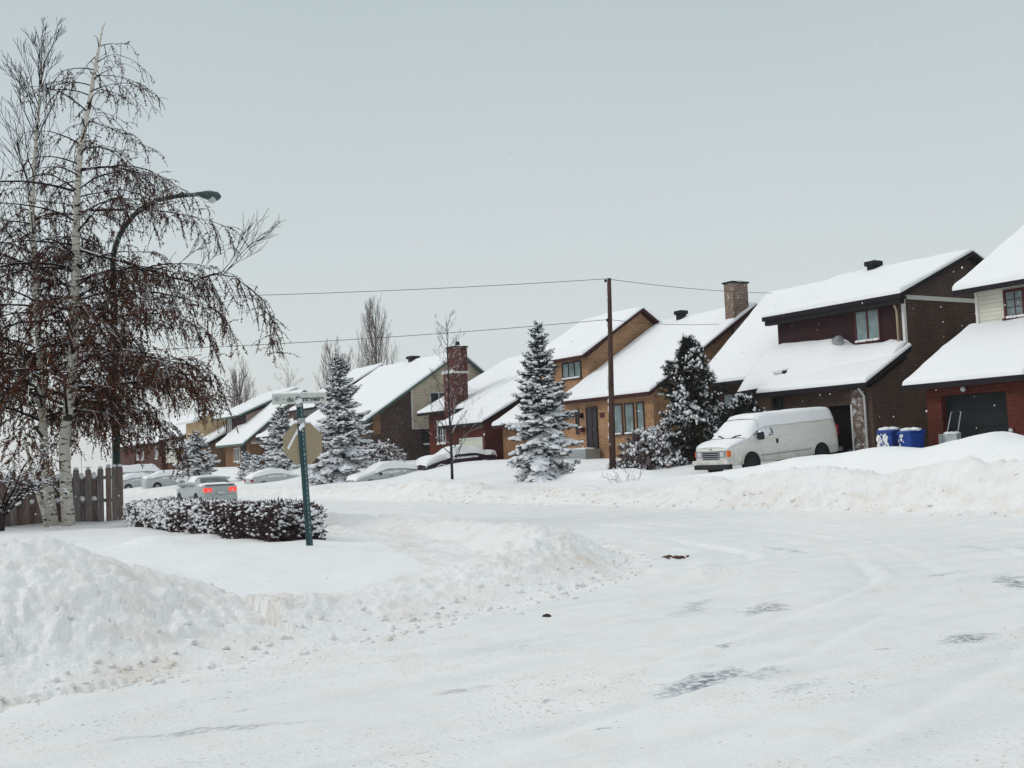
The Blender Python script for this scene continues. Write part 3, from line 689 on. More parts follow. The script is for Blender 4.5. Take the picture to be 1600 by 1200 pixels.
# ================================================================ beige and brown house seen from its gable end
h = thing('brick_house', 'brown brick house with beige clad gable and small snowy window', 'house', (-80, 36, 1.9), 'houses across the street')
b = MB(); b.prism([(35.3, 0), (35.3, 5.0), (42.95, 9.95), (47.3, 6.5), (47.3, 0)], -90, -76.0, 'x'); b.build('wall', 'graybrick', h)
b = MB(); b.prism([(38.75, 4.28), (38.75, 7.30), (42.95, 9.98), (46.9, 6.9), (46.9, 4.28)], -76.05, -75.85, 'x'); b.build('cladding', 'beige', h)
MB().box(-75.9, -75.8, 38.68, 38.78, 4.2, 7.3).build('corner_trim', 'whitetrim', h)
MB().box(-75.92, -75.79, 38.79, 42.2, 4.2, 4.3).build('cladding_trim', 'whitetrim', h)
window_side(h, -75.85, 40.35, 41.75, 5.7, 6.92, 'whitetrim', 'glass', 2, .09, sill=False)
window_side(h, -76.0, 39.65, 40.65, 3.05, 3.95, 'fascia', 'glass', 2, .06)
roof(h, [(34.7, 4.92), (42.95, 10.12), (48.0, 6.3)], -90.4, -75.5, 'fasciagreen', seed=13, snow=.27)
MB().box(-76.02, -75.95, 35.5, 36.1, 3.9, 5.4).build('wall_panel', 'orangebrick', h)
MB().box(-76.02, -75.9, 35.6, 37.9, 2.62, 2.74).build('gable_trim', 'whitetrim', h)
vent(h, -83.5, 42.9, 10.2, .9)
# ================================================================ grey gabled house half hidden behind the spruces
h = thing('brick_house', 'pale house half hidden by spruces, only its snowy roofs showing', 'house', (-98, 39, 2), 'houses across the street')
b = MB(); b.prism([(37, 0), (37, 4.9), (46, 10.6), (52, 7), (52, 0)], -104.0, -96.2, 'x'); b.build('wall', 'graybrick', h)
b = MB(); b.prism([(39.5, 5), (39.5, 7.2), (45.9, 10.7), (50, 8), (50, 5)], -101.5, -96.1, 'x'); b.build('upper_wall', 'greyside', h)
roof(h, [(36.4, 4.7), (39.6, 6.3)], -104.4, -95.8, 'fascia', seed=14, name='lower_roof', back=False)
roof(h, [(38.9, 7.1), (45.9, 11.0), (50.6, 8.2)], -102, -95.7, 'fascia', seed=15, name='upper_roof')
# ================================================================ dusty pink house with a dark dormer
h = thing('brick_house', 'dusty pink and brown house with dark dormer near the stop sign', 'house', (-110, 36, 2), 'houses across the street')
b = MB(); b.prism([(36, 0), (36, 4.3), (41.6, 9.0), (47, 4.6), (47, 0)], -112.5, -105.2, 'x'); b.build('wall', 'orangebrick', h)
b = MB(); b.prism([(35.9, 4.32), (41.6, 9.1), (46.9, 4.62)], -105.3, -105.0, 'x'); b.build('gable', 'pinkside', h)
MB().box(-105.25, -104.92, 36.2, 46.6, 4.12, 4.34).build('gable_trim', 'whitetrim', h)
roof(h, [(35.2, 4.2), (41.6, 9.3), (47.6, 4.4)], -113.2, -104.6, 'fasciagreen', seed=16, snow=.3)
b = MB(); b.prism([(37.6, 4.8), (37.6, 7.25), (42, 9.0), (42, 4.8)], -117.2, -111.0, 'x'); dm = b.build('dormer', 'plumside', h)
b = MB(); b.prism([(37.7, 5.2), (37.7, 7.2), (42, 8.9), (42, 5.2)], -111.04, -110.92, 'x'); b.build('dormer_gable', 'pinkside', dm)
roof(h, [(36.7, 7.2), (43.0, 9.9), (48, 7.6)], -119.5, -110.4, 'fasciagreen', seed=17, snow=.3, name='dormer_roof')
window_front(h, 37.6, -116.4, -115.3, 5.6, 6.95, 'whitetrim', 'glass', 2, 0, .08, sill=False)
window_front(h, 36, -109.6, -108.0, 2.6, 3.8, 'whitetrim', 'glass', 2, 0, .08)
b = MB(); b.box(-107.3, -106.2, 35.9, 36.05, 2, 4.1); b.build('door', 'doordark', h)
# ================================================================ tan gabled house with a low white roof
h = thing('brick_house', 'tan gabled house with low snowy roof left of the dark dormer', 'house', (-122, 36, 2), 'houses across the street')
b = MB(); b.prism([(36.2, 0), (36.2, 4.4), (42, 7.6), (48, 4.4), (48, 0)], -131, -118.5, 'x'); b.build('wall', 'orangebrick', h)
b = MB(); b.prism([(37.0, 4.5), (37.0, 7.6), (38.4, 8.15), (43, 5.4), (43, 4.5)], -130, -124.0, 'x'); b.build('upper_wall', 'tan', h)
roof(h, [(35.4, 4.45), (42, 7.75), (48.6, 4.3)], -131.5, -118.0, 'fascia', seed=18, snow=.3)
roof(h, [(36.0, 7.3), (38.2, 8.3), (43.6, 5.6)], -130.5, -123.5, 'whitetrim', seed=19, snow=.3, name='upper_roof')
window_front(h, 36.2, -122.5, -120.5, 2.6, 3.8, 'whitetrim', 'glass', 2, 0, .1)
# ================================================================ farthest houses at the end of the street
h = thing('brick_house', 'pale beige house with narrow windows at the street end', 'house', (-138, 38, 2), 'houses across the street')
b = MB(); b.prism([(38, 2.9), (38, 6.0), (43.5, 9), (49, 6.0), (49, 2.9)], -142.6, -133.5, 'x'); b.build('upper_wall', 'cream', h)
b = MB(); b.box(-142.5, -133.6, 38.2, 48.9, 0, 2.88); b.build('wall', 'darkred', h)
roof(h, [(37.3, 5.85), (43.5, 9.2), (49.6, 5.8)], -143, -133, 'fascia', seed=20, snow=.32)
for a in (-141.9, -139.2, -136.5):
    window_front(h, 38, a, a+1.0, 3.9, 5.2, 'whitetrim', 'glass', 1, 0, .1, snowsill=False)
h = thing('brick_house', 'dark brick house with paired white windows beside the lamp post', 'house', (-154, 38, 2), 'houses across the street')
b = MB(); b.prism([(38, 0), (38, 5.7), (44, 9), (50, 5.7), (50, 0)], -167, -144.5, 'x'); b.build('wall', 'darkred', h)
roof(h, [(37.3, 5.6), (44, 9.3), (50.6, 5.5)], -167.5, -144, 'fascia', seed=21, snow=.32)
for a in (-157.5, -154.8, -147.5):
    window_front(h, 38, a, a+1.2, 3.7, 5.2, 'whitetrim', 'glass', 2, 0, .14, snowsill=True)
MB().box(-166.8, -160.5, 37.6, 38, 5.2, 5.6).build('awning', 'redframe', h)
# ---------------------------------------------------------------- pixel-free placement helper: base on the terrain
def base(s, n, sink=.05): return np.array([s, n, zat(s, n)-sink])
# ---------------------------------------------------------------- conifers
def spruce(name, label, s, n, height, width, seed, dens=1., group='snowy conifers in the front yards', mat='needle', snow=1., droop=1., top_bare=.06, power=.85, cat='conifer', kz=1.):
    g = np.random.default_rng(seed); b0 = base(s, n)
    root = thing(name, label, cat, tuple(b0), group)
    MB().tube([b0, b0+[.02, 0, height*.5], b0+[0, 0, height*.985]], [width*.045, width*.028, .012], 7).build('trunk', 'trunk', root, smooth=True)
    BP, BD, BW, Bw = [], [], [], []; SC, SS = [], []; tw = MB()
    z = .18*kz; lev = 0
    while z < height*(1-top_bare*.5):
        t = z/height
        Lb = width*.5*(1-t)**power*(1+.05*math.sin(lev*1.7))+.06
        nb = max(4, int((7.5 if t < .6 else 6)*min(1, .5+Lb)*dens+.5)); a0 = g.random()*6.28
        for k in range(nb):
            L = Lb*(.62+.58*g.random()); a = a0+6.283*k/nb+g.normal(0, .18)
            el = (-.50+1.05*t**1.2)*droop+g.normal(0, .17)
            r = np.array([math.cos(a), math.sin(a), 0]); side = np.array([-math.sin(a), math.cos(a), 0])
            p0 = b0+[0, 0, max(.1, z+g.normal(0, .13)*height/7)]
            m = 7; pts = []
            for i in range(m+1):
                q = i/m
                pts.append(p0+r*L*q*math.cos(el)+np.array([0, 0, L*(q*math.sin(el)-.22*droop*q*q*(1-t)+.20*q**3)]))
            tw.tube(pts, [.016*(1-i/m)*L+.005 for i in range(m+1)], 3, False)
            nt_ = max(3, int(L/.105*dens))
            for i in range(nt_+1):
                q = .16+.84*i/nt_; f = q*m; j = min(int(f), m-1); p = pts[j]+(pts[j+1]-pts[j])*(f-j); dd = unit(pts[j+1]-pts[j])
                sides = (-1, 1) if i < nt_ else (0,)
                for sd in sides:
                    tl = (.40*L*(1-q)**.8*math.sin(min(1, q*2.2)*1.57)+.09)*(.75+.5*g.random())
                    td = unit(dd*.75+side*sd*.75+np.array([0, 0, g.normal(-.22, .20)]))
                    cnt = max(3, int(tl/.035*dens))
                    qs = (np.arange(cnt)+g.random(cnt))/cnt
                    for hi in range(3):
                        ps = p+td*(qs*tl)[:, None]
                        ds = unit(td*.8+g.normal(0, .55, (cnt, 3)))*(.07+.05*g.random((cnt, 1)))
                        BP.append(ps); BD.append(ds); BW.append(g.normal(0, 1, (cnt, 3))); Bw.append(np.full(cnt, .016))
                    if g.random() < .78*snow*(1-.72*t) and tl > .06:
                        nn_ = max(1, int(tl/.11))
                        for u in range(nn_):
                            if g.random() < .8:
                                SC.append(p+td*tl*((u+.6)/nn_)+[0, 0, .05]); w = (.046+.066*g.random())*(1.3-.6*t); SS.append((w*1.35, w*1.15, w*(.55+.3*g.random())))
                if g.random() < .72*snow*(1-.75*t) and q < .95:
                    w = (.06+.08*g.random()*min(1, L))*(1.25-.5*t); SC.append(p+[0, 0, .06]); SS.append((w*1.3, w*1.3, w*.65))
        z += (.19+.13*(1-t))*height/7.*kz; lev += 1
    # leader
    cnt = 60; qs = g.random(cnt)*.12+.88
    BP.append(np.stack((b0[0]+0*qs, b0[1]+0*qs, b0[2]+height*qs), -1)); d_ = g.normal(0, 1, (cnt, 3)); d_[:, 2] = np.abs(d_[:, 2])+.6; BD.append(unit(d_)*.10); BW.append(g.normal(0, 1, (cnt, 3))); Bw.append(np.full(cnt, .014))
    tw.build('branches', 'trunk', root)
    V, F = blades(np.concatenate(BP), np.concatenate(BD), np.concatenate(BW), np.concatenate(Bw)); mesh_obj('foliage', V, F, mat, root)
    if SC:
        V, F = lumps(SC, SS, .22); mesh_obj('snow_cover', V, F, 'treesnow', root, smooth=True)
    return root
spruce('spruce_tree', 'tall blue spruce loaded with snow, nearest, left of the wooden pole', -41.2, 27.4, 6.85, 3.9, 11, 1.2)
spruce('spruce_tree', 'snowy spruce right of the stop sign, in front of the brown gable', -64.6, 28.0, 7.95, 5.5, 12, 1.05)
spruce('spruce_tree', 'snowy spruce directly behind the back of the stop sign', -84.4, 31.5, 5.3, 4.5, 13, .9)
spruce('spruce_tree', 'snowy spruce just left of the car with lit brake lamps', -88.6, 26.0, 4.3, 4.9, 14, .9)
spruce('spruce_tree', 'small snow covered spruce before the dark door of the pink house', -86.7, 29.5, 2.1, 2.2, 15, .75)
spruce('spruce_tree', 'smallest snowy spruce, right beside another small one', -84.0, 29.2, 1.9, 1.6, 16, .75)
# dark evergreen with hanging sprays
def cedar_tree(name, label, s, n, height, prof, seed, mat='cedar', snow=1., count=900, lean=(0, 0), cat='conifer', group='snowy conifers in the front yards'):
    g = np.random.default_rng(seed); b0 = base(s, n)
    root = thing(name, label, cat, tuple(b0), group)
    lean = np.array([lean[0], lean[1], 0.])
    MB().tube([b0, b0+[0, 0, height*.5]+lean*.5, b0+[0, 0, height*.95]+lean], [.11, .07, .015], 7).build('trunk', 'trunk', root, smooth=True)
    pz = np.array([p[0] for p in prof]); pr = np.array([p[1] for p in prof])
    BP, BD, BW = [], [], []; SC, SS = [], []; tw = MB()
    for k in range(count):
        t = g.random()**1.15; R_ = np.interp(t, pz, pr); a = g.random()*6.283
        lob = 1+.38*math.sin(a*3+t*11)+.24*math.sin(a*5-t*23)
        rr = R_*lob*(.35+.65*math.sqrt(g.random())); c = np.array([math.cos(a)*rr, math.sin(a)*rr, 0])
        p = b0+[0, 0, height*t]+lean*t+c
        d = unit(np.array([math.cos(a)*.8, math.sin(a)*.8, -.30+1.1*t**2+g.normal(0, .25)])); L = (.22+.30*g.random())*(1-.4*t)
        if k % 3 == 0: tw.tube([b0+[0, 0, max(0, height*t-.25)]+lean*t, p], [.02, .006], 3, False)
        cnt = 46
        q = g.random((cnt, 1)); ps = p+d*L*q+g.normal(0, .035, (cnt, 3))
        ds = unit(d*.6+g.normal(0, .5, (cnt, 3))+np.array([0, 0, -.35]))*(.09+.07*g.random((cnt, 1)))
        BP.append(ps); BD.append(ds); BW.append(g.normal(0, 1, (cnt, 3)))
        if g.random() < 2.3*snow*(1.15-.72*t)*max(0, vnoise(a*1.6, t*5., seed)-.36+.06*(snow > 1.5)*3):
            for u in range(6): SC.append(p+d*L*(.1+.2*u)+g.normal(0, .05, 3)+[0, 0, .05]); w = .022+.045*g.random(); SS.append((w*1.2, w*1.0, w*(.8+.9*g.random())))
    tw.build('branches', 'trunk', root)
    BP = np.concatenate(BP); V, F = blades(BP, np.concatenate(BD), np.concatenate(BW), np.full(len(BP), .022)); mesh_obj('foliage', V, F, mat, root)
    if SC:
        V, F = lumps(SC, SS, .3); mesh_obj('snow_cover', V, F, 'treesnow', root, smooth=True)
    return root
cedar_tree('cedar_tree', 'tall dark ragged evergreen between the yellow and brown houses', -37.8, 33.2, 5.45, [(0, 1.9), (.15, 1.75), (.3, 1.35), (.45, .75), (.6, .95), (.75, .72), (.9, .33), (1, .05)], 21, count=1250, snow=1.25)
cedar_tree('cedar_tree', 'low dark evergreen peeking over the van roof', -36.0, 34.6, 2.75, [(0, 1.0), (.35, 1.25), (.7, .7), (1, .08)], 22, count=480)
cedar_tree('shrub', 'frosted pinkish shrub at the foot of the tall dark evergreen', -38.6, 31.2, 1.55, [(0, 1.0), (.4, 1.05), (.8, .6), (1, .2)], 23, mat='shrub', snow=2.0, count=420, cat='shrub', group='yard shrubs')
cedar_tree('shrub', 'round snow laden shrub against the brown brick gable', -70.5, 33.2, 1.30, [(0, 1.3), (.4, 1.35), (.8, .95), (1, .3)], 24, mat='shrub', snow=3.5, count=420, cat='shrub', group='yard shrubs')
# ---------------------------------------------------------------- bare trees
def grow(mb, p, d, L, r, g, depth, spread=.5, up=.12, kids=3, seg=5, tips=None, curl=.12, k=5, minr=.004):
    pts = [p]; rad = [r]; d = unit(d)
    for i in range(seg):
        d = unit(d+g.normal(0, curl, 3)+np.array([0, 0, up])); p = p+d*L/seg; pts.append(p); rad.append(max(minr, r*(1-.72*(i+1)/seg)))
    mb.tube(pts, rad, k if r > .02 else 3, False)
    if tips is not None: tips.append((pts, depth))
    if depth <= 0: return
    for c in range(kids):
        q = .25+.75*(c+g.random())/kids; j = min(int(q*seg), seg-1); pp = pts[j]+(pts[j+1]-pts[j])*(q*seg-j)
        ax = unit(g.normal(0, 1, 3)); dd = unit(pts[j+1]-pts[j]); nd = unit(dd+unit(np.cross(dd, ax))*spread*(1+.5*g.random()))
        grow(mb, pp, nd, L*(.42+.28*g.random())*(1.1-.4*q), max(minr, rad[j]*.55), g, depth-1, spread, up, kids, max(3, seg-1), tips, curl, k, minr)
def poplar(label, s, n, z1, width, seed, stems=20):
    g = np.random.default_rng(seed); b0 = np.array([s, n, 1.5]); H = z1-1.5
    root = thing('poplar_tree', label, 'tree', tuple(b0), 'bare poplars behind the houses')
    MB().tube([b0, b0+[0, 0, H*.55], b0+[.05, 0, H*.97]], [.22, .12, .02], 7).build('trunk', 'poplar', root, smooth=True)
    mb = MB()
    for k in range(stems*3):
        t = .18+.72*g.random(); a = g.random()*6.283; c = np.array([math.cos(a), math.sin(a), 0])
        L = H*(.34*(1-t)+.12)
        grow(mb, b0+[0, 0, H*t], c*.55+np.array([0, 0, 1.]), L, .045, g, 2, .32, .22, 4, 5, None, .07, 3, .010)
    mb.build('branches', 'poplar', root)
poplar('tallest bare poplar behind the beige house roof', -112, 53.0, 18.4, 3, 31)
poplar('bare poplar above the street sign', -122, 38.8+2.0, 13.3, 3, 32, 14)
poplar('bare poplar half behind the spruce by the stop sign', -116, 49.5, 14.6, 3, 33, 14)
poplar('small faint bare poplar beside the one half hidden by a spruce', -124, 54.5, 14.6, 2.4, 34, 9)
def bare_tree(name, label, s, n, H, seed, kids=9, mat='twigs', r=.06, spread=.8, group=None, low=.12, lat=.34, cat='tree', depth=2, up=.06, minr=.006):
    g = np.random.default_rng(seed); b0 = base(s, n)
    root = thing(name, label, cat, tuple(b0), group)
    tp = [b0+[g.normal(0, .05)*t, g.normal(0, .05)*t, H*t] for t in np.linspace(0, 1, 9)]
    MB().tube(tp, list(np.linspace(r, .010, 9)), 7).build('trunk', mat, root, smooth=True)
    mb = MB()
    for k in range(kids):
        t = low+(.95-low)*(k+.5*g.random())/kids; a = k*2.4+g.normal(0, .3)
        grow(mb, b0+[0, 0, H*t], np.array([math.cos(a), math.sin(a), .35+.9*t]), H*lat*(1-t*.75), r*.42*(1-t*.6), g, depth, spread*.6, up, 3, 6, None, .12, 5, minr)
    mb.build('branches', mat, root)
    return root
bare_tree('young_tree', 'slim bare young tree with snowy twigs before the red house', -50.6, 28.0, 8.6, 41, 30, r=.08, lat=.27, low=.09, depth=3, minr=.004, up=.10)
bare_tree('bare_tree', 'faint bare tree left of the dark dormer', -118, 45.0, 10.6, 42, 16, 'poplar', r=.12, lat=.42, low=.3, depth=3, up=.10)
bare_tree('bare_tree', 'bare treetop rising behind the red house chimney', -70, 55.0, 9.6, 43, 14, 'poplar', r=.1, lat=.40, low=.45, depth=2, up=.12)
# twiggy sapling poking from the snow by the van, sapling by the yellow wall
def sticks(label, s, n, H, k, seed):
    g = np.random.default_rng(seed); b0 = base(s, n, .1); root = None; mb = MB()
    for i in range(k):
        a = g.random()*6.283; grow(mb, b0+[g.normal(0, .2), g.normal(0, .2), 0], np.array([math.cos(a)*.6, math.sin(a)*.6, .9]), H*(.6+.6*g.random()), .012, g, 1, .6, .0, 3, 4, None, .1, 3, .006)
    o = mb.build('shrub', 'twigs'); tag(o, label, 'shrub', 'yard shrubs')
sticks('few bare twigs poking from the snow left of the van', -33.9, 26.2, .55, 9, 45)
sticks('thin bare sapling stems against the yellow brick wall', -40.8, 33.6, 1.6, 3, 46)
# ---------------------------------------------------------------- weeping birches
CLEAR = []
def birch(label, trunks, primaries, seed, leafy, top_z, group='weeping birches by the fence', rust=.5):
    g = np.random.default_rng(seed)
    root = thing('birch_tree', label, 'tree', tuple(trunks[0][0][0]), group)
    for pts, rad in trunks: MB().tube(pts, rad, 10).build('trunk', 'birch', root, smooth=True)
    br = MB(); LP, LD = [], []; SC, SS = [], []
    b0z = trunks[0][0][0][2]
    for (p0, a, L, el, r, dens) in primaries:
        d = np.array([math.cos(a)*math.cos(el), math.sin(a)*math.cos(el), math.sin(el)])
        m = 9; pts = [p0]; rad = [r]
        if isinstance(p0, list):
            pts = [np.array(q) for q in p0]; m = len(pts)-1; rad = [max(.008, r*(1-.85*i/m)) for i in range(m+1)]; p0 = pts[0]; L = sum(np.linalg.norm(b_-a_) for a_, b_ in zip(pts[:-1], pts[1:]))
        else:
            for i in range(m):
                d = unit(d+np.array([0, 0, -.085-.05*i/m])+g.normal(0, .06, 3)); pts.append(pts[-1]+d*L/m); rad.append(max(.007, r*(1-.85*(i+1)/m)))
        br.tube(pts, rad, 5, False)
        hfrac = (p0[2]-b0z)/(top_z-b0z)
        nt_ = max(3, int(L*(7.0+4.4*np.clip(1.25-hfrac*1.7, 0, 1))*dens))
        for i in range(nt_):
            q = .12+.88*(i+g.random())/nt_; j = min(int(q*m), m-1); p = pts[j]+(pts[j+1]-pts[j])*(q*m-j); dd = unit(pts[j+1]-pts[j])
            sd = unit(np.cross(dd, [0, 0, 1]))*g.choice([-1, 1])
            skip = False
            for tr_ in CLEAR:
                for zz in (p[2], p[2]-.6):
                    rel = p-lerp_tr(tr_, zz); rel[2] = 0; cv = unit((EYE-p)*[1, 1, 0]); al = rel@cv
                    if al > .05 and np.linalg.norm(rel-cv*al) < .38 and g.random() < .62: skip = True
            if skip: continue
            tl = (.5+1.0*g.random())*(.6+.4*min(1, L/2.5))
            td = unit(dd*.6+sd*.8+np.array([0, 0, g.normal(.15, .3)])); tp = [p]
            for u in range(5):
                td = unit(td+np.array([0, 0, -.34])+g.normal(0, .12, 3)); nx_ = tp[-1]+td*tl/5; nx_[2] = max(nx_[2], b0z+1.55+.25*g.random()); tp.append(nx_)
            br.tube(tp, [.0095, .008, .0075, .007, .0065, .006], 3, False)
            ns = 4 if dens > .5 else 3
            for w in range(ns):
                j2 = g.integers(1, 5); sp = [tp[j2]]; sdv = unit(td*.5+g.normal(0, .7, 3)); sl = .25+.4*g.random()
                for u in range(3): sdv = unit(sdv+np.array([0, 0, -.35])); sp.append(sp[-1]+sdv*sl/3)
                br.tube(sp, [.007, .006, .005, .005], 3, False)
                cnt = int(leafy(p[2])*sl*32*g.random()*2)
                if cnt:
                    qq = g.random(cnt)*2.999; jj = qq.astype(int); A = np.array(sp); LP.append(A[jj]+(A[jj+1]-A[jj])*(qq-jj)[:, None]); LD.append(g.normal(0, .6, (cnt, 3))+[0, 0, -.8])
            cnt = int(leafy(p[2])*tl*30*g.random()*2)
            if cnt:
                qq = .6+g.random(cnt)*4.39; jj = qq.astype(int); A = np.array(tp); LP.append(A[jj]+(A[jj+1]-A[jj])*(qq-jj)[:, None]+g.normal(0, .015, (cnt, 3))); LD.append(g.normal(0, .6, (cnt, 3))+[0, 0, -.8])
            if p[2] < b0z+4.5 and g.random() < .28:
                for u in range(g.integers(2, 5)):
                    w = .012+.016*g.random(); SC.append(tp[g.integers(0, 5)]+np.array([0, 0, .012])); SS.append((w*2.6, w*1.2, w*.8))
    br.build('branches', 'birchtwig', root)
    P = np.concatenate(LP); D = unit(np.concatenate(LD)); n = len(P)
    sz = .030+.032*rng.random((n, 1)); Wv = np.cross(D, rng.normal(0, 1, (n, 3)))
    mk = (rng.random(n) < rust*np.clip(1.5-(P[:, 2]-b0z)/4.5, 0, 1))
    for nm, mt, sel in (('leaves', 'birchleaf', ~mk), ('rusty_leaves', 'rustleaf', mk)):
        V, F = diamonds(P[sel], (D*sz)[sel], Wv[sel], (sz*.34)[sel]); mesh_obj(nm, V, F, mt, root)
    if SC:
        V, F = lumps(SC, SS, .3); mesh_obj('snow_cover', V, F, 'treesnow', root, smooth=True)
    return root
def ray_at(px, py, s):
    """point of the plane x=s seen at photo pixel (px,py)"""
    d = _f+(px-800)/FPX*_r-(py-600)/FPX*_u; k = s/d[0]; return EYE+k*d
def lerp_tr(tr, z):
    A = np.array(tr); return np.array([np.interp(z, A[:, 2], A[:, 0]), np.interp(z, A[:, 2], A[:, 1]), z])
# main birch with two stems
tA = [ray_at(x, y, -29.6) for x, y in ((108, 829), (103, 760), (100, 690), (112, 600), (117, 500), (118, 400), (121, 300), (126, 230), (138, 170), (150, 100), (160, 45), (164, 36))]
rA = [.17, .145, .13, .12, .112, .10, .085, .07, .06, .045, .022, .012]
tB = [ray_at(x, y, -30.4) for x, y in ((83, 829), (76, 770), (70, 720), (66, 640), (62, 560), (56, 450), (50, 330), (55, 230), (62, 150), (72, 60))]
rB = [.16, .13, .11, .10, .085, .07, .055, .042, .026, .010]
tC = [ray_at(x, y, -29.3) for x, y in ((74, 828), (66, 795), (55, 760), (45, 715), (38, 680))]
rC = [.055, .05, .045, .03, .02]
CLEAR += [tA, tB]
def prims(tr, n, z0, z1, seed, Lf, dens, elf=lambda t: .45, skew=0):
    g = np.random.default_rng(seed); o = []
    for k in range(n):
        t = (k+g.random())/n; z = z0+(z1-z0)*t; a = k*2.39996+g.normal(0, .4)
        o.append((lerp_tr(tr, z), a, Lf(t)*(.7+.5*g.random()), elf(t)+g.normal(0, .18), .016+.026*(1-t), dens(t)))
    return o
zb = tA[0][2]
pA = prims(tA, 62, zb+2.7, zb+12.6, 51, lambda t: 3.2*(1-t)**.7+.7, lambda t: 1.0-.42*t)
pA2 = []
for px, py, a, L, el, r in ((118, 470, 1.0, 4.0, .42, .04), (116, 330, 1.45, 3.9, .35, .036), (124, 265, 1.3, 3.0, .35, .03), (114, 560, 1.35, 3.8, .40, .036), (112, 625, 1.40, 3.6, .42, .034), (115, 520, 1.55, 4.0, .36, .034), (117, 440, 1.15, 3.9, .45, .034), (112, 590, 1.1, 3.4, .45, .03), (118, 420, -1.9, 4.6, .3, .04), (122, 300, -1.8, 4.0, .3, .035)):
    pA2.append((ray_at(px, py, -29.6), a, L, el, r, .95))
bough = [ray_at(x, y, -29.6+.02*i) for i, (x, y) in enumerate(((118, 388), (150, 398), (190, 408), (230, 421), (265, 433), (300, 440), (335, 428), (365, 432), (392, 452), (412, 470), (424, 497), (431, 528)))]
pA2.append((bough, 1.3, 5.6, 0, .052, .75))
birch('taller weeping birch with peeling white stem and hanging brown leaves', [(tA, rA)], pA+pA2, 52, lambda z: 1.0*float(np.clip(1.5-(z-zb)/10.5, .45, 1.3)), zb+13)
pB = prims(tB, 44, zb+2.3, zb+9.0, 53, lambda t: 2.9*(1-t)**.7+.8, lambda t: .9-.35*t)
birch('thinner birch leaning left with dense rusty lower leaves', [(tB, rB), (tC, rC)], pB, 54, lambda z: 1.25*float(np.clip(1.5-(z-zb)/8.5, .2, 1.35)), zb+13, rust=.75)
# upright bare top shoots
g = np.random.default_rng(55); mb = MB()
for k in range(22):
    z = zb+6.5+6.*g.random(); p = lerp_tr(tB, z); a = g.random()*6.283
    grow(mb, p, np.array([math.cos(a)*.5, math.sin(a)*.5, 1.0]), 1.8*(1-(z-zb-6.5)/8)+.5, .018, g, 2, .4, .10, 4, 5, None, .08, 3, .0065)
tree_b = [o for o in scene.objects if o.name.startswith('birch_tree')][1]
tree_a = [o for o in scene.objects if o.name.startswith('birch_tree')][0]
mb.build('top_shoots', 'birchtwig', tree_b)
mb = MB()
for k, (px, py) in enumerate(((335, 438), (345, 432), (350, 428), (300, 436), (270, 420))):
    grow(mb, ray_at(px, py, -29.2), np.array([.1, .75, .75]), 1.7 if k < 3 else 1.0, .016, g, 2, .35, .05, 4, 5, None, .07, 3, .0065)
mb.build('side_shoots', 'birchtwig', tree_a)
# small bare shrub at the left edge, snow along its limbs
def left_shrub():
    g = np.random.default_rng(56); b0 = base(-28.6, 3.78); root = thing('small_bare_tree', 'small dark bare tree at the left edge with snow along its limbs', 'tree', tuple(b0))
    mb = MB(); mb.tube([b0, b0+[0, .03, .35], b0+[.02, .0, .6]], [.085, .07, .06], 7); mb.build('trunk', 'twigs', root, smooth=True)
    mb = MB(); tips = []
    for k in range(13):
        a = k*2.4; grow(mb, b0+[0, 0, .3+.3*g.random()], np.array([math.cos(a)*.8, math.sin(a)*1.1, .85]), 1.1+.6*g.random(), .028, g, 2, .6, .02, 4, 6, tips, .12, 5, .007)
    mb.build('branches', 'birchtwig', root)
    C, S = [], []
    for pts, dpt in tips:
        for q in pts[1:]:
            if g.random() < .42: w = .010+.013*g.random(); C.append(q+np.array([0, 0, .012])); S.append((w*2.2, w*1.4, w))
    V, F = lumps(C, S, .3); mesh_obj('snow_cover', V, F, 'treesnow', root, smooth=True)
left_shrub()
